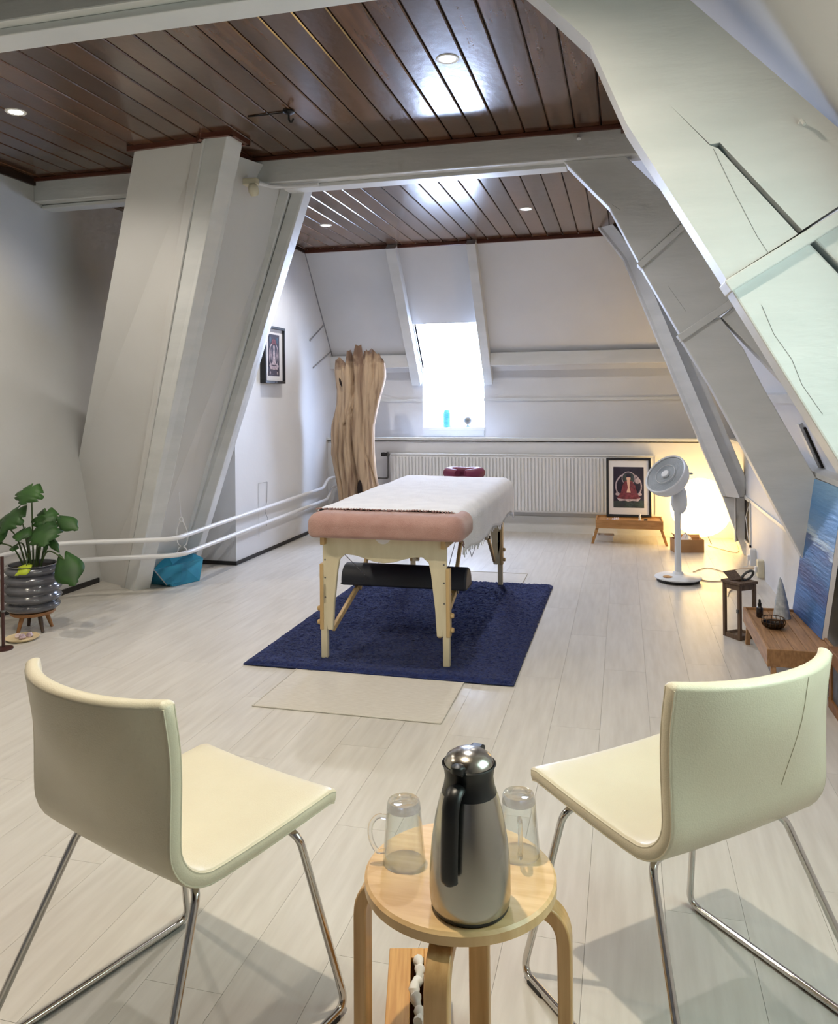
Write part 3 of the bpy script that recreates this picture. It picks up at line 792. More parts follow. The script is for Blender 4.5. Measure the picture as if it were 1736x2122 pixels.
# side rails, folding struts and cables
for s in (-1, 1):
    MB().bounds(MX + s * .325, MX + s * .300, 3.76, 5.60, .60, .665).build('side_rail', 'beech', t, bevel=.004)
    for ya, yb_, yc, zc in ((3.83, 4.50, 4.21, .29), (5.53, 5.03, 5.28, .40)):
        a = Vector((MX + s * .285, ya, .20 if ya > 5 else .17)); c = Vector((MX + s * .27, yc, zc)); e = Vector((MX + s * .262, yb_, .60))
        for p, q in ((a, c), (c, e)):
            dv = q - p; b = MB(); b.box((p + q) / 2, (.018, dv.length + .03, .03), Matrix.Rotation(math.atan2(dv.z, dv.y), 3, 'X')); so_ = b.build('strut', 'beech', t, bevel=.003)
        MB().lathe([(.001, 0), (.012, 0), (.012, .012), (.001, .012)], c + Vector((s * .012, 0, 0)), 12, Matrix.Rotation(s * PI / 2, 3, 'Y')).build('knob', 'metal_grey', so_)
    MB().tube([(MX + s * .25, 3.82, .58), (MX + s * .2, 4.25, .30), (MX + s * .22, 4.66, .60)], .0022, 5).build('cable', 'cable_grey', t)
    MB().tube([(MX + s * .25, 5.53, .58), (MX + s * .2, 5.1, .30), (MX + s * .22, 4.68, .60)], .0022, 5).build('cable', 'cable_grey', t)
# padded top
def pad_ring(y, x0, x1, z0, z1, r, n=6):
    pts = []
    for cx, cz, a0 in ((x1 - r, z1 - r, 0), (x0 + r, z1 - r, PI / 2), (x0 + r * .6, z0 + r * .6, PI), (x1 - r * .6, z0 + r * .6, 1.5 * PI)):
        rr = r if a0 < 3 else r * .6
        for k in range(n + 1):
            a = a0 + k / n * PI / 2; pts.append((cx + rr * math.cos(a), y, cz + rr * math.sin(a)))
    return pts
def pad(x0, x1, y0, y1, z0, z1, r, end=.06, ny=28, wob=0.0, cr=.09):
    rings = []
    ys = [y0 + end * (1 - math.cos(k / 7 * PI / 2)) for k in range(8)]
    ys2 = [y0 + end + (y1 - y0 - 2 * end) * k / ny for k in range(1, ny)]
    ye = [y1 - end * (1 - math.cos(k / 7 * PI / 2)) for k in range(7, -1, -1)]
    for i, y in enumerate(ys + ys2 + ye):
        e = 0
        if y < y0 + end: e = 1 - math.sqrt(max(0, 1 - ((y0 + end - y) / end) ** 2))
        if y > y1 - end: e = 1 - math.sqrt(max(0, 1 - ((y - y1 + end) / end) ** 2))
        ins = cr * e; dz = (z1 - z0) * .42 * e
        rg = pad_ring(y, x0 + ins, x1 - ins, z0 + dz * .5, z1 - dz, min(r, (z1 - z0 - 1.5 * dz) * .45))
        if wob:
            rg = [(p[0], p[1], p[2] + wob * noise.noise(Vector((p[0] * 7, p[1] * 7, p[2] * 9)))) for p in rg]
        rings.append(rg)
    return MB().loft(rings)
pad(MX - .335, MX + .335, 3.74, 5.63, .665, .735, .03).build('padded_top', 'burgundy', t, True)
cv = pad(MX - .372, MX + .428, 3.665, 4.0, .645, .768, .055, end=.07, ny=8, wob=.004).build('pink_cover', 'pink_cover', t, True)
cv['label'] = 'dusty pink fitted terry cover over the near end'

# white towel spread over the table, hanging over the side
tw = thing('towel', 'white towel with brown fringe spread over the massage table', 'towel', (MX, 4.75, .77))
def towel(u, v):
    # u along y (near to far), v across x with the right side hanging down
    y = 3.835 + u * 1.86
    s = v * 1.09
    hang = .135 + .015 * math.sin(y * 9) + .03 * u
    x0, x1, zt_ = MX - .355, MX + .395, .772
    s0 = -.05
    L = x1 - x0
    q = s0 + v * (L + hang + .05 + .05)
    r = .06
    if q < 0: X_, Z_ = x0 + q * .3, zt_ + q * 1.0
    elif q < L - r: X_, Z_ = x0 + q, zt_
    elif q < L - r + r * PI / 2:
        a = (q - (L - r)) / r; X_, Z_ = x1 - r + r * math.sin(a), zt_ - r + r * math.cos(a)
    else:
        X_, Z_ = x1 + .012 * math.sin(y * 14) * (q - L), zt_ - r - (q - (L - r + r * PI / 2))
    w_ = .006 * noise.noise(Vector((x0 + q * 4, y * 4, 1.3))) + .0025 * noise.noise(Vector((q * 14, y * 11, 4.3)))
    e = max(0, (u - .93) / .07); Z_ -= .05 * e * e
    return Vector((X_, y + .006 * math.sin(q * 17), Z_ + w_))
b = MB(); b.grid(towel, 70, 60)
o = b.build('cloth', 'white_towel', tw, True, ang=80)
so = o.modifiers.new('thick', 'SOLIDIFY'); so.thickness = .005; so.offset = 1
b = MB(); random.seed(3)
for i in range(64):
    p = towel(0, i / 63 * .93 + .02); q = p + Vector((random.uniform(-.012, .012), random.uniform(-.03, -.014), -.001 - (.012 if i > 46 else 0)))
    b.tube([p + Vector((0, .004, .003)), (p + q) / 2 + Vector((random.uniform(-.006, .006), 0, .004)), q + Vector((0, 0, .003))], .0032, 5)
b.build('fringe', 'fringe_brown', tw)['kind'] = 'stuff'
b = MB()
for i in range(70):
    p = towel(i / 69 * .98 + .01, 1.0); q = p + Vector((random.uniform(-.004, .01), random.uniform(-.008, .008), random.uniform(-.028, -.016)))
    b.tube([p + Vector((0, 0, .004)), q], .0024, 5)
b.build('fringe', 'white_towel', tw)['kind'] = 'stuff'

# bolster lying on the cross braces under the table
t = thing('bolster', 'dark navy half-round bolster lying under the massage table', 'bolster', (MX, 4.22, .31))
b = MB(); pr_ = []
for k in range(13):
    a = PI * k / 12; pr_.append((4.22 + .085 * math.cos(a), .335 + .085 * math.sin(a)))
pr_ = [(4.305, .31)] + pr_ + [(4.135, .31)]
b.prism(pr_, 'x', MX - .352, MX + .350)
b.build('cushion', 'navy_vinyl', t, True, bevel=.012, seg=3, ang=35)
b = MB(); b.prism([(y_ + 0, z_) for y_, z_ in [(4.30, .322), (4.22, .318), (4.14, .322), (4.14, .316), (4.30, .316)]], 'x', MX - .354, MX + .352)
b.build('zip_seam', 'rubber_black', t)

# face cradle
t = thing('face_cradle', 'burgundy face cradle cushion at the far end of the massage table', 'cushion', (-1.155, 5.82, .76))
for s in (-1, 1):
    pts = smooth_path([(s * .03, -.10, .015), (s * .085, -.07, .018), (s * .115, .0, .02), (s * .09, .08, .018), (s * .0, .115, .015)], 5)
    MB().tube(pts, [.036 + .006 * math.sin(i / len(pts) * PI) for i in range(len(pts))], 14).build('cushion', 'burgundy', t, True, local=True)
MB().tube([(-.08, -.1, -.035), (.08, -.1, -.035)], .01, 8).build('cross_bar', 'metal_grey', t, True, local=True)
for s in (-1, 1):
    MB().tube([(s * .06, -.115, -.045), (s * .06, -.08, -.04), (s * .07, .05, -.015)], .009, 8).build('support_rod', 'metal_grey', t, True, local=True)

# ------------------------------------------------------------------ rug and mats
t = thing('rug', 'deep blue shaggy rug under the massage table', 'rug', (-1.185, 4.65, 0))
random.seed(11)
def rug(u, v):
    x0 = -1.862 - .015 * v; x1 = -.503 + .012 * v
    y0 = 3.655; y1 = 5.63 + .02 * (u)
    x = x0 + (x1 - x0) * u; y = y0 + (y1 - y0) * v
    ed = min(u, 1 - u) * 1.36, min(v, 1 - v) * 1.98
    e = min(1, min(ed) / .02)
    jx = random.uniform(-.006, .006)
    z = .006 + .016 * e + random.uniform(-.0045, .0045) * e
    return Vector((x + jx, y + random.uniform(-.006, .006) + .004 * math.sin(x * 22), z))
b = MB(); b.grid(rug, 170, 250); b.build('pile', 'rug_blue', t, True, fix=False, ang=180)
MB().bounds(-1.865, -.50, 3.652, 5.64, .004, .010).build('backing', 'rug_blue', t, bevel=.002)
def floor_mat(x0, x1, y0, y1, label):
    t = thing('floor_mat', label, 'mat', ((x0 + x1) / 2, (y0 + y1) / 2, 0), 0, 'beige mats at the table ends')
    MB().grid(lambda u, v: Vector((x0 + (x1 - x0) * u, y0 + (y1 - y0) * v, .0035 + .0015 * noise.noise(Vector((u * 3, v * 3, x0))))), 24, 18).build('weave', 'mat_beige', t, True, fix=False, ang=180)
    b = MB()
    for p, q in (((x0, y0), (x1, y0)), ((x1, y0), (x1, y1)), ((x1, y1), (x0, y1)), ((x0, y1), (x0, y0))):
        b.tube([(p[0], p[1], .0035), (q[0], q[1], .0035)], .0035, 6)
    b.build('hem', 'mat_beige', t, True)
floor_mat(-1.575, -.735, 3.17, 3.72, 'beige woven mat in front of the blue rug')
floor_mat(-1.42, -.715, 5.5, 6.02, 'pale mat peeking out behind the blue rug')

# ------------------------------------------------------------------ driftwood trunk
t = thing('tree_trunk', 'tall weathered driftwood trunk leaning in the rear left corner', 'tree trunk', (-2.58, 7.42, 0))
# silhouette: (z, left x, right x)
sil = [(0, -2.70, -2.33), (.2, -2.715, -2.325), (.352, -2.734, -2.325), (.50, -2.757, -2.324), (.62, -2.78, -2.345), (.706, -2.795, -2.355), (.80, -2.81, -2.366), (.895, -2.805, -2.37),
       (1.0, -2.812, -2.366), (1.084, -2.808, -2.36), (1.18, -2.785, -2.337), (1.275, -2.758, -2.315), (1.36, -2.752, -2.296), (1.434, -2.748, -2.275), (1.50, -2.755, -2.26), (1.553, -2.76, -2.249), (1.62, -2.768, -2.25)]
def trunk_pt(z, xl, xr, a, depth=1.0):
    cx, hw = (xl + xr) / 2, (xr - xl) / 2
    ca, sa = math.cos(a), math.sin(a)
    ridge = 1 + .05 * math.sin(a * 7 + z * 1.6) + .035 * math.sin(a * 13 - z * 2.1)
    fl = noise.noise(Vector((ca * 2.2, sa * 2.2, z * .9))) * .10 + noise.noise(Vector((ca * 5, sa * 5, z * 1.4 + 7))) * .05
    px = cx + hw * ca * (1 + .02 * math.sin(z * 9))
    py = 7.42 + .13 * depth * sa * (ridge + fl) + .03 * (z / 1.8)
    # long split down the front right of centre
    if sa < 0:
        f = math.exp(-((px - (cx - .02 + .05 * math.sin(z * 2.4))) / .016) ** 2) * .06 * (.4 + .6 * abs(math.sin(z * 3)))
        f += math.exp(-((px - (cx - .11 + .05 * z)) / .018) ** 2) * .03 * (1 if z < 1.1 else .3)
        for q_, (o_, w_, a_) in enumerate(((-.16, .010, .03), (.07, .009, .03), (.13, .008, .025), (-.06, .007, .02), (.17, .009, .03))):
            f += math.exp(-((px - (cx + o_ + .03 * math.sin(z * 2.1 + q_ * 2) + .012 * math.sin(z * 7 + q_))) / w_) ** 2) * a_ * max(0, math.sin(z * 2.3 + q_ * 1.7))
        py += f
    return Vector((px, py, z))
NA = 132; rings = []
for i in range(len(sil) - 1):
    for k in range(7):
        u = k / 7; a_, c_ = sil[i], sil[i + 1]
        z, xl, xr = [a_[j] + (c_[j] - a_[j]) * u for j in range(3)]
        rings.append([trunk_pt(z, xl, xr, 2 * PI * q / NA) for q in range(NA)])
zt_, xl, xr = sil[-1]
# broken crown: ragged fingers of different height
def crown(x):
    pts = [(-2.77, 1.69), (-2.72, 1.745), (-2.67, 1.735), (-2.655, 1.67), (-2.625, 1.66), (-2.612, 1.80), (-2.57, 1.815), (-2.555, 1.75), (-2.53, 1.77), (-2.51, 1.86), (-2.45, 1.876), (-2.44, 1.66), (-2.415, 1.66), (-2.405, 1.83), (-2.35, 1.807), (-2.296, 1.775), (-2.25, 1.68)]
    if x <= pts[0][0]: return pts[0][1]
    for p, q in zip(pts, pts[1:]):
        if x <= q[0]: return p[1] + (q[1] - p[1]) * (x - p[0]) / max(1e-6, q[0] - p[0])
    return pts[-1][1]
base = [trunk_pt(zt_, xl, xr, 2 * PI * q / NA) for q in range(NA)]
for k in range(1, 7):
    u = k / 6; ring = []
    for q, p in enumerate(base):
        top = crown(p.x) - (.05 if p.y > 7.45 else 0) + .03 * noise.noise(Vector((p.x * 30, p.y * 30, 2)))
        ring.append(Vector((p.x, p.y + .02 * u * math.sin(p.x * 40), zt_ + (top - zt_) * u)))
    rings.append(ring)
inner = [Vector(((p.x + 2.51) * .55 - 2.51, (p.y - 7.45) * .4 + 7.45, 1.62 + .03 * math.sin(i))) for i, p in enumerate(base)]
rings.append(inner)
MB().loft(rings).build('trunk', 'driftwood', t, True, ang=70)
# dark knots and hollow
def blob(c, rx, rz, m, name, dy=.012, tilt=0):
    b = MB(); rg = []
    for r_, y_ in ((1, 0), (.85, -.006), (.5, -.008)):
        rg.append([Vector((c[0] + rx * r_ * math.cos(a) + tilt * rz * r_ * math.sin(a), c[1] + y_, c[2] + rz * r_ * math.sin(a))) for a in [2 * PI * k / 20 for k in range(20)]])
    b.loft(rg).build(name, m, t, True)
blob((-2.475, 7.305, .47), .026, .085, 'hollow_dark', 'hollow')
blob((-2.665, 7.315, 1.50), .011, .045, 'hollow_dark', 'knot', tilt=-.3)
# ------------------------------------------------------------------ radiator and heating pipes
t = thing('radiator', 'long white panel radiator below the skylight', 'radiator', (-1.02, 7.87, .2))
RX0, RX1 = -2.325, .285
b = MB(); b.bounds(RX0, RX1, 7.862, 7.90, .205, .765); b.build('back_panel', 'radiator_white', t, bevel=.005)
b = MB(); n = 74; pit = (RX1 - RX0 - .05) / n
for i in range(n):
    x = RX0 + .025 + pit * (i + .5)
    b.prism([(x - pit * .42, 7.864), (x - pit * .26, 7.846), (x + pit * .26, 7.846), (x + pit * .42, 7.864)], 'z', .225, .742)
fp = b.build('fluted_panel', 'radiator_white', t); fp['label'] = 'row of narrow vertical flutes'
b = MB(); b.bounds(RX0, RX1, 7.852, 7.935, .765, .775); b.build('top_grille', 'radiator_white', t, bevel=.002)
for x in (RX0 - .004, RX1 - .002): MB().bounds(x, x + .006, 7.852, 7.935, .215, .772).build('side_cover', 'radiator_white', t)
MB().bounds(RX0 + .3, RX0 + .34, 7.90, 7.95, .3, .7).build('bracket', 'metal_grey', t); MB().bounds(RX1 - .34, RX1 - .3, 7.90, 7.95, .3, .7).build('bracket', 'metal_grey', t)
VK = MB(); VK.lathe([(.001, -.03), (.02, -.028), (.022, 0), (.016, .03), (.001, .03)], (RX0 - .075, 7.87, .765), 16, Matrix.Rotation(PI / 2, 3, 'Y'))
vp = MB().tube(round_path([(RX0 + .005, 7.88, .765), (RX0 - .035, 7.88, .765), (RX0 - .035, 7.88, .52), (RX0 - .22, 7.90, .515)], .02), .009, 10).build('valve_pipe', 'metal_grey', t, True)
MB().tube([(RX0 - .035, 7.88, .74), (RX0 - .035, 7.88, .79)], .016, 10).build('valve_body', 'metal_grey', vp, True)
VK.build('valve_knob', 'black_plastic', vp, True)
for n, (z, y1, yend, zend, lab) in enumerate(((.405, 7.66, 7.72, .525, 'upper white heating pipe running along the left wall'), (.275, 7.78, 7.84, .43, 'lower white heating pipe running along the left wall'))):
    o_ = .075 * n
    pts = [(-3.735, 2.0, z - .03), (-3.735, 4.28, z - .02), (-3.60 , 4.50 + o_, z - .005), (-2.93 - .02 * n, 4.76 + o_ * 1.6, z), (-2.985, 5.80, z), (-2.985, y1, z + .025), (-2.96, yend, zend), (-2.80, yend + .06, zend + .01)]
    o = MB().tube(round_path(pts, .10, 7), .0165, 12).build('heating_pipe', 'pipe_white', None, True, ang=70)
    tag(o, lab, 'pipe', 'white heating pipes')

# ------------------------------------------------------------------ pictures
def flat(root, name, m, poly, M, off, th=.0008):
    b = MB(); n = len(poly)
    vs = [M @ Vector((x, -off, z)) for x, z in poly] + [M @ Vector((x, -off - th, z)) for x, z in poly]
    b.add(vs, [tuple(range(n)), tuple(range(n, 2 * n))[::-1]] + [(i, (i + 1) % n, n + (i + 1) % n, n + i) for i in range(n)])
    return b.build(name, m, root)
def ell(cx, cz, rx, rz, n=28, a0=0, a1=2 * PI):
    return [(cx + rx * math.cos(a0 + (a1 - a0) * k / n), cz + rz * math.sin(a0 + (a1 - a0) * k / n)) for k in range(n)]
def framed(root, M, w, h, fwid, depth, art):
    """frame in local x (width), y (towards the wall), z (height); M places it"""
    b = MB()
    for x0, x1, z0, z1 in ((-w / 2, w / 2, 0, fwid), (-w / 2, w / 2, h - fwid, h), (-w / 2, -w / 2 + fwid, fwid, h - fwid), (w / 2 - fwid, w / 2, fwid, h - fwid)):
        q = MB().bounds(x0, x1, -depth, 0, z0, z1); b.add([M @ p for p in q.v], q.f)
    b.build('frame', 'frame_black', root, bevel=.002)
    q = MB().bounds(-w / 2 + .004, w / 2 - .004, -depth * .62, -depth * .5, .004, h - .004)
    MB().add([M @ p for p in q.v], q.f).build('mat_board', 'mat_board', root)
    art(depth * .62)
    q = MB().bounds(-w / 2 + fwid, w / 2 - fwid, -depth * .86, -depth * .84, fwid, h - fwid)
    MB().add([M @ p for p in q.v], q.f).build('glazing', 'picture_glass', root)

# picture hung on the rear left wall
t = thing('framed_picture', 'small black-framed picture hung on the rear left wall', 'picture', (XF, 6.55, 1.48))
M = Matrix.Translation((XF, 6.548, 1.484)) @ Matrix.Rotation(PI / 2, 4, 'Z')
def art(o):
    e = .0009
    pt = flat(t, 'print', 'print_dark', [(-.117, .065), (.117, .065), (.117, .435), (-.117, .435)], M, o)
    flat(pt, 'print_halo', 'print_pale', ell(0, .245, .098, .125), M, o + e)
    flat(pt, 'print_halo', 'print_dark', ell(0, .245, .084, .11), M, o + 2 * e)
    flat(pt, 'print_canopy', 'print_red', [(-.05, .345), (.05, .345), (.035, .385), (0, .40), (-.035, .385)], M, o + 2 * e)
    flat(pt, 'print_base', 'print_pale', [(-.1, .16), (-.075, .125), (.075, .125), (.1, .16), (.085, .165), (.0, .15), (-.085, .165)], M, o + 3 * e)
    flat(pt, 'print_figure', 'print_pale', [(-.07, .165), (.07, .165), (.03, .19), (.022, .27), (.014, .29), (.015, .33), (0, .345), (-.015, .33), (-.014, .29), (-.022, .27), (-.03, .19)], M, o + 3 * e)
    for s in (-1, 1):
        flat(pt, 'print_arm', 'print_pale', [(s * .06, .20), (s * .072, .25), (s * .062, .305), (s * .052, .25)][::s], M, o + 3 * e)
        flat(pt, 'print_cloud', 'print_teal', ell(s * .07, .385, .02, .026, 14), M, o + e)
        flat(pt, 'print_flower', 'print_pale', ell(s * .075, .092, .012, .014, 10), M, o + e)
framed(t, M, .415, .505, .022, .055, art)

# picture standing on the tray table
t = thing('framed_picture', 'large black-framed picture leaning on the radiator above the wooden tray', 'picture', (.04, 7.66, .215))
M = Matrix.Translation((.04, 7.655, .2165)) @ Matrix.Rotation(math.radians(-11), 4, 'X')
def art2(o):
    e = .0009
    pt = flat(t, 'print', 'print_navy', [(-.138, .085), (.138, .085), (.138, .465), (-.138, .465)], M, o)
    flat(pt, 'print_ground', 'print_green', [(-.138, .085), (.138, .085), (.138, .15), (.06, .165), (-.06, .16), (-.138, .14)], M, o + e)
    flat(pt, 'print_halo', 'print_pale', ell(0, .285, .122, .125), M, o + e)
    flat(pt, 'print_halo', 'print_navy', ell(0, .283, .110, .113), M, o + 2 * e)
    flat(pt, 'print_halo', 'print_pale', ell(0, .36, .062, .064), M, o + 3 * e)
    flat(pt, 'print_halo', 'print_green', ell(0, .358, .055, .057), M, o + 4 * e)
    flat(pt, 'print_lotus', 'print_pale', [(-.11, .175), (-.085, .145), (-.03, .15), (0, .14), (.03, .15), (.085, .145), (.11, .175), (.05, .185), (0, .178), (-.05, .185)], M, o + 3 * e)
    flat(pt, 'print_robe', 'print_red', [(-.105, .175), (-.06, .165), (.06, .165), (.105, .175), (.075, .225), (.06, .29), (.03, .335), (-.03, .335), (-.055, .29), (-.07, .225)], M, o + 5 * e)
    flat(pt, 'print_figure', 'print_skin', ell(0, .357, .019, .025, 18), M, o + 6 * e)
    flat(pt, 'print_figure', 'print_skin', [(-.016, .335), (.016, .335), (.008, .27), (.02, .225), (-.02, .225), (-.006, .27)], M, o + 6 * e)
    flat(pt, 'print_hair', 'print_navy', [(-.02, .368), (.02, .368), (.018, .39), (0, .40), (-.018, .39)], M, o + 7 * e)
    flat(pt, 'print_cloud', 'print_pale', ell(.082, .335, .026, .026, 18), M, o + 4 * e)
    for s in (-1, 1): flat(pt, 'print_cloud', 'print_pale', ell(s * .10, .21, .02, .016, 14), M, o + 4 * e)
framed(t, M, .405, .55, .022, .024, art2)

# ------------------------------------------------------------------ bed-tray tables
def tray_table(name_label, loc, rz, L, Dp, hgt, m_board, group='small wooden tray tables'):
    t = thing('tray_table', name_label, 'table', (loc[0], loc[1], 0), rz, group)
    n = 5
    for i in range(n):
        y0 = -Dp / 2 + Dp * i / n
        MB().bounds(-L / 2 + .012, L / 2 - .012, y0 + .001, y0 + Dp / n - .001, hgt - .016, hgt - .004).build('board', m_board, t, local=True, bevel=.0015)
    MB().bounds(-L / 2, L / 2, -Dp / 2 - .012, -Dp / 2, hgt - .07, hgt + .008).build('rim', m_board, t, local=True, bevel=.002)
    MB().bounds(-L / 2, L / 2, Dp / 2, Dp / 2 + .012, hgt - .07, hgt + .008).build('rim', m_board, t, local=True, bevel=.002)
    for s in (-1, 1):
        MB().bounds(s * (L / 2 - .012), s * L / 2, -Dp / 2, Dp / 2, hgt - .07, hgt + .008).build('rim', m_board, t, local=True, bevel=.002)
        for yy in (-Dp / 2 + .014, Dp / 2 - .014):
            a = Vector((s * (L / 2 - .03), yy, hgt - .03)); c = Vector((s * (L / 2 + .03), yy, .0)); dv = c - a
            b = MB(); b.prism([(a.x - .012, a.z), (a.x + .012, a.z), (c.x + .012, 0), (c.x - .012, 0)], 'y', yy - .011, yy + .011); b.build('leg', m_board, t, local=True, bevel=.002)
        MB().tube([(s * (L / 2 + .005), -Dp / 2 + .014, hgt * .45), (s * (L / 2 + .005), Dp / 2 - .014, hgt * .45)], .007, 8).build('stretcher', m_board, t, local=True)
    return t
tray_table('small wooden tray table holding the large framed picture', (.04, 7.545), 0, .59, .27, .215, 'tray_wood')
tray_table('low wooden tray table below the blue painting', (.755, 4.17), PI / 2, .74, .27, .20, 'tray_wood_along')

# little things on the rear tray
b = MB(); random.seed(5)
t = thing('crystal_cluster', 'cluster of clear crystals on the left of the rear tray', 'crystal', (-.10, 7.47, .2115))
for k in range(7):
    x, y = random.uniform(-.05, .05), random.uniform(-.02, .02); h = random.uniform(.015, .03)
    MB().lathe([(.008, 0), (.009, h * .6), (.001, h)], (x, y, 0), 6, Matrix.Rotation(random.uniform(-.3, .3), 3, 'X')).build('crystal', 'crystal_pink', t, local=True)
t = thing('figurine', 'tiny pale figurine on the right of the rear tray', 'figurine', (.135, 7.475, .2115))
MB().lathe([(.014, 0), (.015, .006), (.008, .015), (.011, .03), (.007, .042), (.010, .05), (.007, .062), (.001, .066)], n=14).build('body', 'paper_white', t, True, local=True)
t = thing('incense_cup', 'small dark cup beside the figurine on the rear tray', 'cup', (.185, 7.455, .2115))
MB().lathe([(.001, 0), (.014, 0), (.018, .016), (.016, .016), (.012, .004), (.001, .004)], n=18).build('bowl', 'dark_glass', t, True, local=True)

# low box lying under the rear tray
t = thing('book', 'pale flat book lying on the floor under the rear tray', 'book', (-.19, 7.62, 0))
MB().bounds(-.09, .09, -.06, .06, .0, .05).build('pages', 'paper_white', t, local=True, bevel=.002)
MB().bounds(-.095, .095, -.065, .063, .05, .056).build('cover', 'mat_board', t, local=True, bevel=.001)

# ------------------------------------------------------------------ globe lamp
t = thing('globe_lamp', 'glowing round paper globe lamp on the floor in the rear right corner', 'lamp', (.665, 7.56, 0))
prof = []
for k in range(25):
    a = -PI / 2 + PI * k / 24; r = .262 * math.cos(a); z = .335 + .262 * math.sin(a)
    prof.append((max(r, .012) + (.0025 if k % 2 else 0), z))
MB().lathe(prof, n=40).build('paper_shade', 'globe_glow', t, True, local=True, ang=80)
for k in range(3):
    a = k * 2 * PI / 3 + .4
    MB().tube([(.06 * math.cos(a), .06 * math.sin(a), .09), (.10 * math.cos(a), .10 * math.sin(a), .0)], .004, 6).build('wire_foot', 'metal_grey', t, local=True)
MB().lathe([(.058, .088), (.062, .088), (.062, .096), (.058, .096)], n=20, cap=False).build('ring', 'metal_grey', t, local=True)
gl = bpy.data.lights.new('bulb', 'POINT'); gl.energy = 5; gl.color = (1, .74, .42); gl.shadow_soft_size = .26
glo = bpy.data.objects.new('bulb', gl); COL.objects.link(glo); glo.parent = t; glo.location = (0, 0, .34)

# cardboard box
t = thing('cardboard_box', 'small open cardboard box in front of the globe lamp', 'box', (.52, 7.21, 0), math.radians(12))
b = MB(); b.bounds(-.125, .125, -.07, -.066, 0, .11); b.bounds(-.125, .125, .066, .07, 0, .11); b.bounds(-.125, -.121, -.066, .066, 0, .11); b.bounds(.121, .125, -.066, .066, 0, .11); b.bounds(-.121, .121, -.066, .066, 0, .004)
b.build('body', 'cardboard', t, local=True)
b = MB(); b.box((-.10, 0, .128), (.05, .13, .003), Matrix.Rotation(math.radians(55), 3, 'Y')); b.build('flap', 'cardboard', t, local=True)
b = MB(); b.box((.02, .075, .118), (.22, .004, .03), Matrix.Rotation(math.radians(-25), 3, 'X')); b.build('flap', 'cardboard', t, local=True)
b = MB(); random.seed(9)
b.lathe([(.055, .05), (.06, .09), (.045, .115), (.02, .14), (.001, .15)], (-.01, 0, 0), 9)
b.v = [p + Vector((random.uniform(-.01, .01), random.uniform(-.01, .01), random.uniform(-.012, .012))) for p in b.v]
b.build('tissue_paper', 'paper_white', t, local=True)

# ------------------------------------------------------------------ pedestal fan
t = thing('pedestal_fan', 'white pedestal fan with tilted round head, in front of the globe lamp', 'fan', (.372, 6.03, 0))
MB().lathe([(.001, .004), (.148, .004), (.152, .012), (.152, .02), (.146, .022)], n=48).build('base_rim', 'rubber_black', t, True, local=True)
fb = MB().lathe([(.150, .021), (.162, .024), (.164, .032), (.155, .038), (.08, .044), (.04, .052), (.03, .07), (.001, .07)], n=56).build('base', 'fan_white', t, True, local=True)
b = MB(); b.lathe([(.001, 0), (.034, 0), (.034, .006), (.001, .006)], (-.075, -.07, .039), 24); b.build('control_panel', 'stand_wood', fb, True, local=True)
MB().lathe([(.024, .06), (.022, .2), (.021, .40), (.024, .50), (.03, .52)], n=24).build('pole', 'fan_white', t, True, local=True)
MB().lathe([(.026, .49), (.045, .515), (.056, .55), (.055, .60), (.05, .65), (.035, .68), (.001, .685)], (.012, 0, 0), n=24).build('neck', 'fan_white', t, True, local=True)
hdir = Vector((-.56, -.56, .62)).normalized()
zax = hdir; xax = Vector((0, 0, 1)).cross(zax).normalized(); yax = zax.cross(xax)
RH = Matrix((xax, yax, zax)).transposed()
hc = Vector((-.062, -.03, .752))
fh = MB().lathe([(.045, -.10), (.09, -.085), (.138, -.05), (.157, -.01), (.164, .03), (.164, .042), (.158, .047), (.150, .042), (.150, .03)], hc, 48, RH).build('housing', 'fan_white', t, True, local=True)
MB().lathe([(.001, .034), (.151, .032), (.151, .026), (.001, .028)], hc, 40, RH).build('grille_back', 'fan_grille', fh, True, local=True)
b = MB()
for r_ in [.03 + .0092 * k for k in range(13)]:
    b.tube([hc + RH @ Vector((r_ * math.cos(2 * PI * k / 40), r_ * math.sin(2 * PI * k / 40), .040)) for k in range(40)], .0014, 4, True)
b.build('grille_rings', 'fan_grille', fh, True, local=True)['kind'] = 'stuff'
b = MB(); b.tube([hc + RH @ Vector((.078 * math.cos(2 * PI * k / 40), .078 * math.sin(2 * PI * k / 40), .042)) for k in range(40)], .0022, 5, True); b.build('grille_ring', 'fan_white', fh, True, local=True)
MB().lathe([(.001, .052), (.026, .05), (.031, .044), (.031, .036)], hc, 28, RH).build('hub', 'fan_white', fh, True, local=True)
MB().box(Vector((.085, .03, .775)), (.05, .018, .014)).build('rear_knob', 'fan_grille', fh, local=True, bevel=.004)
MB().prism([(-.02, .655), (.035, .655), (.02, .70)], 'y', -.056, -.048).build('bracket', 'fan_white', t, local=True, bevel=.002)

# cables on the floor
def cord(pts, r, m, label, cat='cable'):
    o = MB().tube(smooth_path(pts, 6), r, 6).build('power_cable', m, None, True); tag(o, label, cat); return o
cord([(.50, 6.12, .004), (.60, 6.05, .004), (.72, 6.10, .004), (.80, 5.98, .004), (.70, 5.80, .004), (.66, 5.62, .004)], .0035, 'cable_tan', 'tan cable loop on the floor right of the fan')
cord([(.50, 6.35, .004), (.62, 6.52, .004), (.74, 6.40, .004), (.84, 6.52, .004), (.955, 6.45, .03)], .003, 'cable_tan', 'thin tan cable running from the fan to the plug adapters')
cord([(.72, 7.50, .004), (.80, 7.36, .004), (.90, 7.22, .004), (.95, 7.30, .006), (.965, 7.60, .03), (.968, 7.64, .06)], .003, 'cable_tan', 'cable curling on the floor beneath the globe lamp')

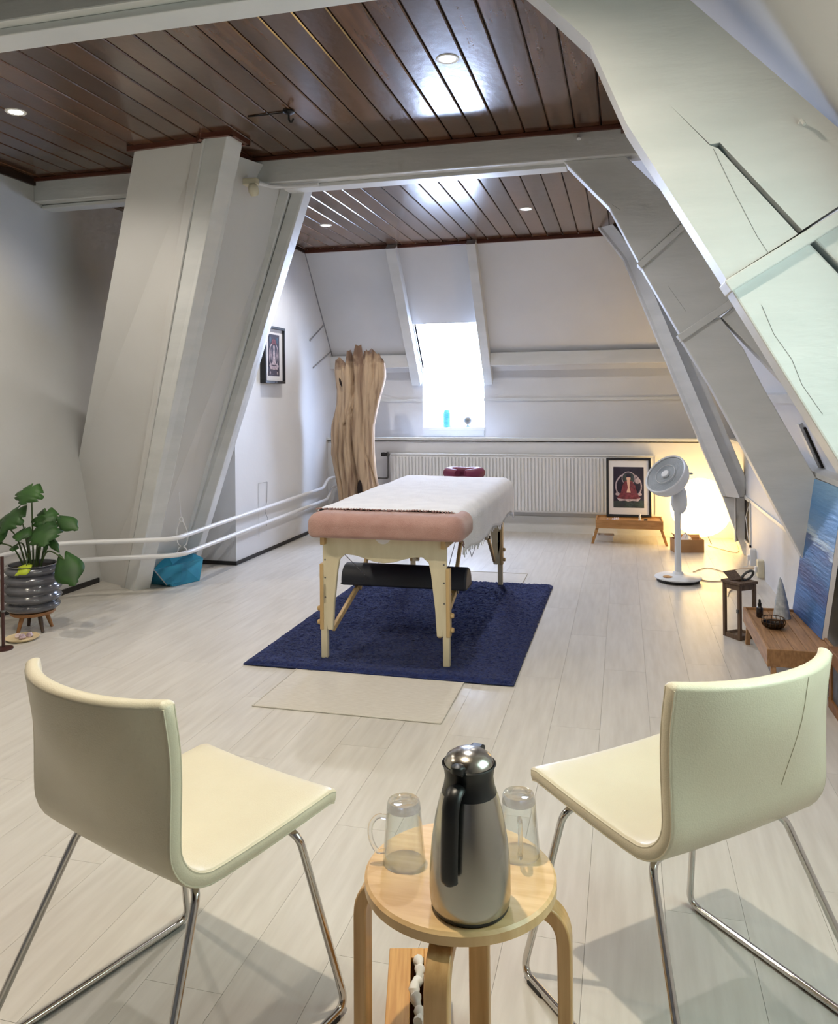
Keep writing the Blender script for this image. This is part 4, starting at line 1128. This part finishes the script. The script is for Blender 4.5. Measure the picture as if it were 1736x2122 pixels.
# plug adapters on the right wall
for n, (y, z, h, lab) in enumerate(((6.60, .02, .13, 'white plug adapter at the foot of the right wall, farther one'), (6.24, .01, .125, 'white plug adapter at the foot of the right wall, nearer one'))):
    t = thing('plug_adapter', lab, 'plug', (XR, y, z), 0, 'plug adapters on the right wall')
    MB().bounds(-.045, 0, -.035, .035, 0, h).build('body', 'cream_plastic' if n else 'fan_white', t, local=True, bevel=.006)
    MB().bounds(-.06, -.04, -.016, .016, h * .3, h * .62).build('plug', 'cable_white', t, local=True, bevel=.004)
    MB().tube([(-.055, 0, h * .3), (-.06, 0, .012 - z + .0), (-.09, .03, .004 - z)], .003, 6).build('lead', 'cable_white', t, True, local=True)
# open wall panel on the right wall
t = thing('wall_hatch', 'white hatch standing ajar over a flat dark sheet painted as shade on the right wall', 'hatch', (XR, 7.02, .14))
MB().bounds(-.006, -.001, -.19, .14, .0, .34).build('recess_shade', 'groove_dark', t, local=True)  # flat dark sheet paints the shade of the opening
b = MB(); b.box((-.045, .18, .17), (.012, .20, .40), Matrix.Rotation(math.radians(-22), 3, 'Z')); b.build('door', 'radiator_white', t, local=True, bevel=.003)
b = MB(); b.bounds(-.014, 0, -.21, -.19, -.02, .36); b.bounds(-.014, 0, -.21, .16, .34, .36); b.bounds(-.014, 0, -.21, .16, -.02, 0); b.build('frame', 'timber_white', t, local=True)
MB().tube([(-.012, -.15, .03), (-.018, -.05, .2), (-.012, -.16, .30)], .004, 6).build('wire', 'cable_white', t, True, local=True)

# ------------------------------------------------------------------ things by the right wall
# lantern
t = thing('lantern', 'dark wooden lantern with open lid beside the low tray table', 'lantern', (.612, 4.70, 0), math.radians(38))
hw, lh = .062, .30
for sx in (-1, 1):
    for sy in (-1, 1):
        MB().bounds(sx * hw, sx * (hw - .017), sy * hw, sy * (hw - .017), .0, lh).build('post', 'lantern_wood', t, local=True, bevel=.002)
for z0, z1 in ((0.0, .024), (lh - .03, lh)):
    for s in (-1, 1):
        MB().bounds(-hw + .017, hw - .017, s * (hw - .003), s * (hw - .016), z0, z1).build('rail', 'lantern_wood', t, local=True, bevel=.001)
        MB().bounds(s * (hw - .003), s * (hw - .016), -hw + .017, hw - .017, z0, z1).build('rail', 'lantern_wood', t, local=True, bevel=.001)
MB().bounds(-hw + .004, hw - .004, -hw + .004, hw - .004, .004, .012).build('floor_plate', 'lantern_wood', t, local=True)
for s in (-1, 1):
    MB().bounds(s * (hw - .010), s * (hw - .012), -hw + .017, hw - .017, .024, lh - .03).build('pane', 'picture_glass', t, local=True)
    MB().bounds(-hw + .017, hw - .017, s * (hw - .010), s * (hw - .012), .024, lh - .03).build('pane', 'picture_glass', t, local=True)
b = MB(); b.bounds(-hw - .006, hw + .006, -hw - .006, -.03, lh, lh + .014); b.bounds(-hw - .006, hw + .006, .03, hw + .006, lh, lh + .014); b.bounds(-hw - .006, -.03, -.03, .03, lh, lh + .014); b.bounds(.03, hw + .006, -.03, .03, lh, lh + .014)
lt = b.build('top', 'lantern_wood', t, local=True, bevel=.002)
b = MB(); b.box((-.012, .034, lh + .035), (.085, .006, .07), Matrix.Rotation(math.radians(-55), 3, 'X')); b.build('lid', 'lantern_wood', lt, local=True, bevel=.001)
b = MB(); b.tube([Vector((.025, -.015, lh + .014)) + Matrix.Rotation(math.radians(35), 3, 'X') @ Vector((.036 * math.cos(a), 0, .036 + .036 * math.sin(a))) for a in [2 * PI * k / 24 for k in range(24)]], .007, 8, True)
b.build('ring_handle', 'iron_ring', lt, True, local=True)
MB().box((-hw - .004, -.052, .16), (.008, .012, .02)).build('latch', 'metal_grey', t, local=True)

ZT = .197
# grey stone cone
t = thing('stone_cone', 'tall pale grey pointed cone standing on the low tray table', 'ornament', (.775, 4.40, ZT))
b = MB(); rg = []
for k in range(14):
    u = k / 13; r = .040 * (1 - u) ** .75 + .002
    rg.append([(r * math.cos(a) * (1 + .05 * noise.noise(Vector((math.cos(a) * 3, math.sin(a) * 3, u * 6)))) - .006 * u * u, r * math.sin(a), .205 * u) for a in [2 * PI * q / 24 for q in range(24)]])
b.loft(rg).build('body', 'grey_stone', t, True, local=True)
# dark dropper bottle
t = thing('dropper_bottle', 'small dark dropper bottle behind the wire bowl on the low tray', 'bottle', (.668, 4.385, ZT))
MB().lathe([(.001, 0), (.015, 0), (.0165, .003), (.0165, .045), (.012, .052), (.008, .056), (.008, .06)], n=24).build('bottle', 'dark_glass', t, True, local=True)
MB().lathe([(.009, .058), (.0095, .072), (.006, .074), (.0055, .086), (.004, .092), (.001, .093)], n=20).build('cap', 'black_plastic', t, True, local=True)
# wire bowl
t = thing('wire_bowl', 'bronze wire bowl on the low tray table', 'bowl', (.70, 4.19, ZT))
b = MB()
for k in range(16):
    a = 2 * PI * k / 16; b.tube(smooth_path([(.02 * math.cos(a), .02 * math.sin(a), .003), (.042 * math.cos(a), .042 * math.sin(a), .008), (.054 * math.cos(a), .054 * math.sin(a), .028), (.050 * math.cos(a), .050 * math.sin(a), .05)], 3), .0018, 5)
b.build('wires', 'bronze_wire', t, True, local=True)
b = MB()
for r_, z in ((.051, .05), (.022, .003)): b.tube([(r_ * math.cos(2 * PI * k / 28), r_ * math.sin(2 * PI * k / 28), z) for k in range(28)], .0022, 6, True)
b.build('rims', 'bronze_wire', t, True, local=True)
MB().lathe([(.001, .004), (.03, .006), (.045, .016), (.049, .032), (.047, .032), (.04, .016), (.001, .008)], n=24).build('dish', 'dark_glass', t, True, local=True)

# blue painting leaning on the right wall
t = thing('painting', 'blue abstract seascape canvas leaning against the right wall', 'painting', (.9, 4.29, ZT + .002))
BL, BR_, TL_ = Vector((.852, 4.545, ZT + .003)), Vector((.878, 4.03, ZT + .003)), Vector((.955, 4.49, .90))
ex = (BR_ - BL); wdt = ex.length; ex.normalize(); ez = (TL_ - BL); ez = (ez - ex * ez.dot(ex)); ht = ez.length; ez.normalize(); ey = ez.cross(ex)
MP = Matrix(((ex.x, ey.x, ez.x, BL.x), (ex.y, ey.y, ez.y, BL.y), (ex.z, ey.z, ez.z, BL.z), (0, 0, 0, 1)))
def canvas_piece(name, m, x0, x1, y0, y1, z0, z1, bev=0.0):
    q = MB().bounds(x0, x1, y0, y1, z0, z1); return MB().add([MP @ p for p in q.v], q.f).build(name, m, t, bevel=bev)
canvas_piece('canvas', 'painting_sea', 0, wdt, 0, .002, 0, ht)
canvas_piece('stretcher_edge', 'mat_board', .0, wdt, .002, .024, 0, ht)

# wooden crate with a dark front near the right edge
t = thing('storage_crate', 'wooden crate with dark panels at the right edge, behind the chair', 'crate', (.905, 3.43, 0))
for z0, z1 in ((0.0, .045), (.20, .262)): MB().bounds(.835, .972, 3.15, 3.72, z0, z1).build('rail', 'crate_wood', t, bevel=.003)
MB().bounds(.845, .97, 3.17, 3.70, .045, .20).build('panel', 'slate_panel', t)
for y in (3.15, 3.68): MB().bounds(.838, .972, y, y + .04, .04, .205).build('post', 'crate_wood', t, bevel=.002)
t = thing('dark_canvas', 'dark framed canvas leaning above the wooden crate at the right edge', 'painting', (.93, 3.43, .264))
b = MB(); b.box((.925, 3.43, .50), (.02, .5, .47), Matrix.Rotation(math.radians(6), 3, 'Y')); b.build('canvas', 'slate_panel', t)
b = MB(); R6 = Matrix.Rotation(math.radians(6), 3, 'Y')
for c, s in (((0, .255, 0), (.03, .015, .47)), ((0, -.255, 0), (.03, .015, .47)), ((0, 0, .235), (.03, .525, .015)), ((0, 0, -.23), (.03, .525, .015))):
    b.box(Vector((.925, 3.43, .5)) + R6 @ Vector(c), s, R6)
b.build('frame', 'frame_black', t)

# ------------------------------------------------------------------ potted plant by the left wall
PX, PY = -3.362, 3.95
t = thing('potted_plant', 'split-leaf plant in a ribbed grey glazed pot by the left wall', 'plant', (PX, PY, 0))
prof = [(.001, .118), (.10, .118), (.118, .125)]
for k in range(5):
    z0 = .125 + k * .052; r0 = .138 + (.016 if 1 <= k <= 3 else .008)
    for j in range(5): prof.append((r0 - .016 + .022 * math.sin(j / 4 * PI), z0 + .052 * j / 4.4))
prof += [(.142, .388), (.128, .388), (.122, .36), (.001, .355)]
pp = MB().lathe(prof, n=48).build('pot', 'pot_grey', t, True, local=True, ang=60)
MB().lathe([(.001, .35), (.125, .352), (.124, .366), (.06, .376), (.001, .37)], n=28).build('soil', 'soil', pp, True, local=True)
MB().lathe([(.001, .098), (.115, .098), (.122, .104), (.122, .118), (.001, .118)], n=36).build('stand_disc', 'stand_wood', t, True, local=True)
for k, a in enumerate((-1.75, -.35, .95, 2.5)):
    MB().tube([(.07 * math.cos(a), .07 * math.sin(a), .10), (.105 * math.cos(a), .105 * math.sin(a), 0)], [.014, .009], 12).build('stand_leg', 'stand_dark' if k in (1, 3) else 'stand_wood', t, True, local=True)
def leaf_mesh(L, Wd, notch, seed, bend=.5, m='leaf'):
    """heart-shaped leaf, stalk at origin, tip along +y, face +z"""
    rnd_ = random.Random(seed); n = 18; left, right = [], []
    def half(u):
        w_ = math.sin(min(1, u * 1.15 + .06) * PI * .92) ** .8 if u < .93 else (1 - u) / .07 * .18
        return max(0.0, w_) * Wd / 2
    rows = []
    for i in range(n + 1):
        u = i / n; y = -.16 * L * (1 - u) ** 3 + u * L; h = half(u)
        row = []
        for s in (-1, 1):
            cut = 1.0
            if notch and .22 < u < .85 and (i + (1 if s > 0 else 0)) % 5 == 0: cut = .72
            row.append((s, h * cut))
        zb = -bend * L * u * u * .5
        lx, rx = row[0][1], row[1][1]
        back = -.10 * L * (1 - u) ** 6
        rows.append([Vector((-lx, y + back * 2.0, zb - lx * .28)), Vector((-lx * .5, y + back, zb - lx * .05)), Vector((0, y + .14 * L * (1 - u) ** 3, zb)), Vector((rx * .5, y + back, zb - rx * .05)), Vector((rx, y + back * 2.0, zb - rx * .28))])
    return rows
def leaf(par, pos, dirv, face, L, Wd, notch, seed, m='leaf', bend=.5):
    yv = Vector(dirv).normalized(); zv = Vector(face); zv = (zv - yv * zv.dot(yv)).normalized(); xv = yv.cross(zv)
    Rm = Matrix((xv, yv, zv)).transposed()
    b = MB(); rows = [[Vector(pos) + Rm @ p for p in r] for r in leaf_mesh(L, Wd, notch, seed, bend)]
    b.loft(rows, cap=False, closed=False)
    o = b.build('leaf', m, par, True, fix=False, local=True, ang=180)
    so = o.modifiers.new('thick', 'SOLIDIFY'); so.thickness = .0012
    return o
def stalk(pts, r=.0045): return MB().tube(smooth_path(pts, 5), [r * (1.25 - .5 * i / (5 * (len(pts) - 1))) for i in range(5 * (len(pts) - 1) + 1)], 7).build('stalk', 'stem', t, True, local=True)
# each entry: leaf base (x, y, z relative to the plant), tip direction, facing, length, width
LV = [((.015, -.02, .84), (-.10, -.9, -.62), (0, -.62, .75), .115, .21, True, 'leaf', .7),
      ((-.08, -.03, .705), (-.25, -.75, -.55), (-.1, -.6, .8), .15, .20, True, 'leaf', .7),
      ((-.17, -.05, .63), (-.35, -.45, -.75), (-.2, -.85, .4), .15, .16, False, 'leaf', .4),
      ((.075, .03, .69), (.35, -.7, -.5), (.2, -.6, .8), .12, .17, True, 'leaf', .7),
      ((.11, -.04, .62), (.45, -.7, -.5), (.1, -.75, .65), .14, .21, True, 'leaf', .6),
      ((.205, .0, .655), (.85, -.25, -.25), (.15, -.7, .75), .13, .10, False, 'leaf', .5),
      ((.0, -.06, .60), (.1, -.85, -.35), (0, -.45, .9), .09, .12, False, 'leaf', .6),
      ((-.19, -.08, .515), (-.75, -.45, -.35), (-.1, -.6, .8), .13, .12, False, 'leaf', .5),
      ((-.07, -.06, .50), (.5, -.8, -.1), (0, -.2, .95), .07, .05, False, 'leaf', .4),
      ((.105, -.02, .535), (.12, -.35, -.9), (-.3, -.9, .3), .085, .05, False, 'leaf', .3),
      ((.135, -.02, .545), (.75, -.25, -.55), (.3, -.6, .75), .11, .05, False, 'leaf', .5),
      ((.275, -.07, .435), (.66, -.5, -.58), (.15, -.75, .62), .185, .17, False, 'leaf', .35),
      ((.045, -.10, .40), (-.35, -.8, -.25), (0, -.5, .85), .075, .11, False, 'leaf_lime', .8)]
for i, (p, dv, fc, L, Wd, nt_, m, bd) in enumerate(LV):
    q = Vector(p); base = Vector((q.x * .22, q.y * .3 + .01, .362)); mid = base.lerp(q, .5) + Vector((-q.x * .10, .0, .05 if q.z > .5 else .075))
    leaf(stalk([base, mid, q]), p, dv, fc, L, Wd, nt_, i, m, bd)

# pale plate with crystals, and a thin pole at the left edge
t = thing('wooden_plate', 'round pale plate lying on the floor before the plant', 'plate', (-3.285, 3.775, 0))
MB().lathe([(.001, 0), (.07, 0), (.088, .012), (.09, .016), (.086, .017), (.07, .009), (.001, .008)], n=40).build('disc', 'pale_plate', t, True, local=True)
random.seed(21)
def rock(x, y, z, s, m, label):
    t = thing('crystal', label, 'crystal', (x, y, z), random.uniform(0, 3), 'crystals on the plate')
    b = MB(); b.lathe([(.5 * s, 0), (.8 * s, .35 * s), (.55 * s, .9 * s), (.1 * s, 1.1 * s)], n=7)
    b.v = [p + Vector((random.uniform(-.15, .15) * s, random.uniform(-.15, .15) * s, 0 if p.z < .001 else random.uniform(-.12, .12) * s)) for p in b.v]
    b.build('stone', m, t, local=True)
rock(-3.305, 3.77, .009, .024, 'crystal_pink', 'whitish crystal on the left of the pale plate')
rock(-3.268, 3.755, .009, .026, 'crystal_violet', 'mauve crystal in the middle of the pale plate')
rock(-3.258, 3.80, .009, .024, 'crystal_violet', 'mauve crystal at the back of the pale plate')
t = thing('floor_stand', 'thin dark red-brown pole standing at the left edge of the picture', 'pole', (-3.255, 3.60, 0))
MB().tube([(0, 0, .012), (-.004, .0, .50)], .009, 10).build('pole', 'dark_red_pole', t, True, local=True)
MB().lathe([(.001, 0), (.05, 0), (.05, .008), (.012, .014), (.001, .014)], n=24).build('foot', 'dark_red_pole', t, True, local=True)
MB().lathe([(.001, .20), (.012, .202), (.012, .212), (.001, .214)], n=14).build('joint', 'metal_grey', t, True, local=True)

# turquoise folded bag between the chimney posts
t = thing('folded_bag', 'turquoise folded bag on the floor between the chimney posts', 'bag', (-3.24, 5.24, 0))
b = MB()
b.add([(-3.36, 5.14, 0), (-3.14, 5.08, 0), (-3.05, 5.30, 0), (-3.22, 5.46, 0), (-3.38, 5.30, 0),
       (-3.34, 5.14, .10), (-3.25, 5.02, .13), (-3.11, 5.16, .15), (-3.05, 5.36, .16), (-3.22, 5.44, .19), (-3.31, 5.28, .20), (-3.22, 5.2, .13)],
      [(0, 1, 6, 5), (1, 2, 7), (1, 7, 6), (2, 8, 7), (2, 3, 9, 8), (3, 4, 10, 9), (4, 0, 5, 10), (5, 6, 11), (6, 7, 11), (7, 8, 11), (8, 9, 11), (9, 10, 11), (10, 5, 11), (4, 3, 2, 1, 0)])
b.build('body', 'turquoise_bag', t, bevel=.006)
b = MB(); b.add([(-3.25, 5.015, .133), (-3.11, 5.155, .153), (-3.10, 5.12, .03), (-3.17, 5.055, .02)], [(0, 1, 2, 3)]); o = b.build('flap', 'turquoise_bag', t, fix=False)
so = o.modifiers.new('thick', 'SOLIDIFY'); so.thickness = .004
MB().tube([(-3.245, 5.01, .134), (-3.17, 5.05, .02)], .004, 6).build('edge_binding', 'cable_grey', t)

# white hanging wire with hooks at the chimney side
t = thing('hanging_wire', 'white hanging wire with loops on the chimney side, above the turquoise bag', 'wire', (-3.02, 5.02, .45))
MB().tube(smooth_path([(-2.99, 4.93, .70), (-2.995, 4.95, .58), (-3.0, 4.97, .52)], 5), .003, 6).build('wire', 'cable_white', t, True)
MB().tube([(-3.0 + .014 * math.cos(a), 4.97, .505 + .016 * math.sin(a)) for a in [2 * PI * k / 16 for k in range(16)]], .0035, 6, True).build('ring', 'cable_white', t, True)
for s in (-1, 1):
    MB().tube(smooth_path([(-3.0 + s * .01, 4.97, .50), (-3.0 + s * .04, 4.98, .42), (-3.0 + s * .035, 4.98, .34), (-3.0 + s * .012, 4.98, .315), (-3.0 + s * .03, 4.98, .30), (-3.0 + s * .04, 4.98, .26)], 5), .0035, 6).build('loop', 'cable_white', t, True)
# thin cord outline on the rear left wall
t = thing('cord_loop', 'thin grey cord hanging in a loop on the rear left wall', 'cord loop', (XF, 6.35, .45))
MB().tube([(XF + .006, 6.28, .16), (XF + .006, 6.285, .62), (XF + .006, 6.45, .615), (XF + .006, 6.44, .45), (XF + .006, 6.40, .36), (XF + .006, 6.46, .29), (XF + .006, 6.43, .23)], .0022, 6).build('cord', 'cable_grey', t, True)

# things on the window sill
t = thing('blue_bottle', 'ribbed blue plastic bottle on the skylight sill', 'bottle', (-1.825, 8.30, 1.03))
MB().lathe([(.001, 0), (.040, 0), (.043, .01), (.040, .05), (.043, .06), (.040, .10), (.043, .11), (.041, .15), (.034, .165), (.030, .185), (.001, .186)], n=24).build('bottle', 'blue_bottle_glass', t, True, local=True)
t = thing('shell_ornament', 'round dark ornament on a small stand on the skylight sill', 'ornament', (-1.60, 8.30, 1.03))
MB().lathe([(.001, .03), (.03, .036), (.043, .06), (.042, .084), (.026, .106), (.001, .112)], n=22).build('ball', 'shell_brown', t, True, local=True)
MB().lathe([(.001, 0), (.03, 0), (.026, .01), (.012, .02), (.014, .034), (.001, .036)], n=18).build('stand', 'pale_blue', t, True, local=True)
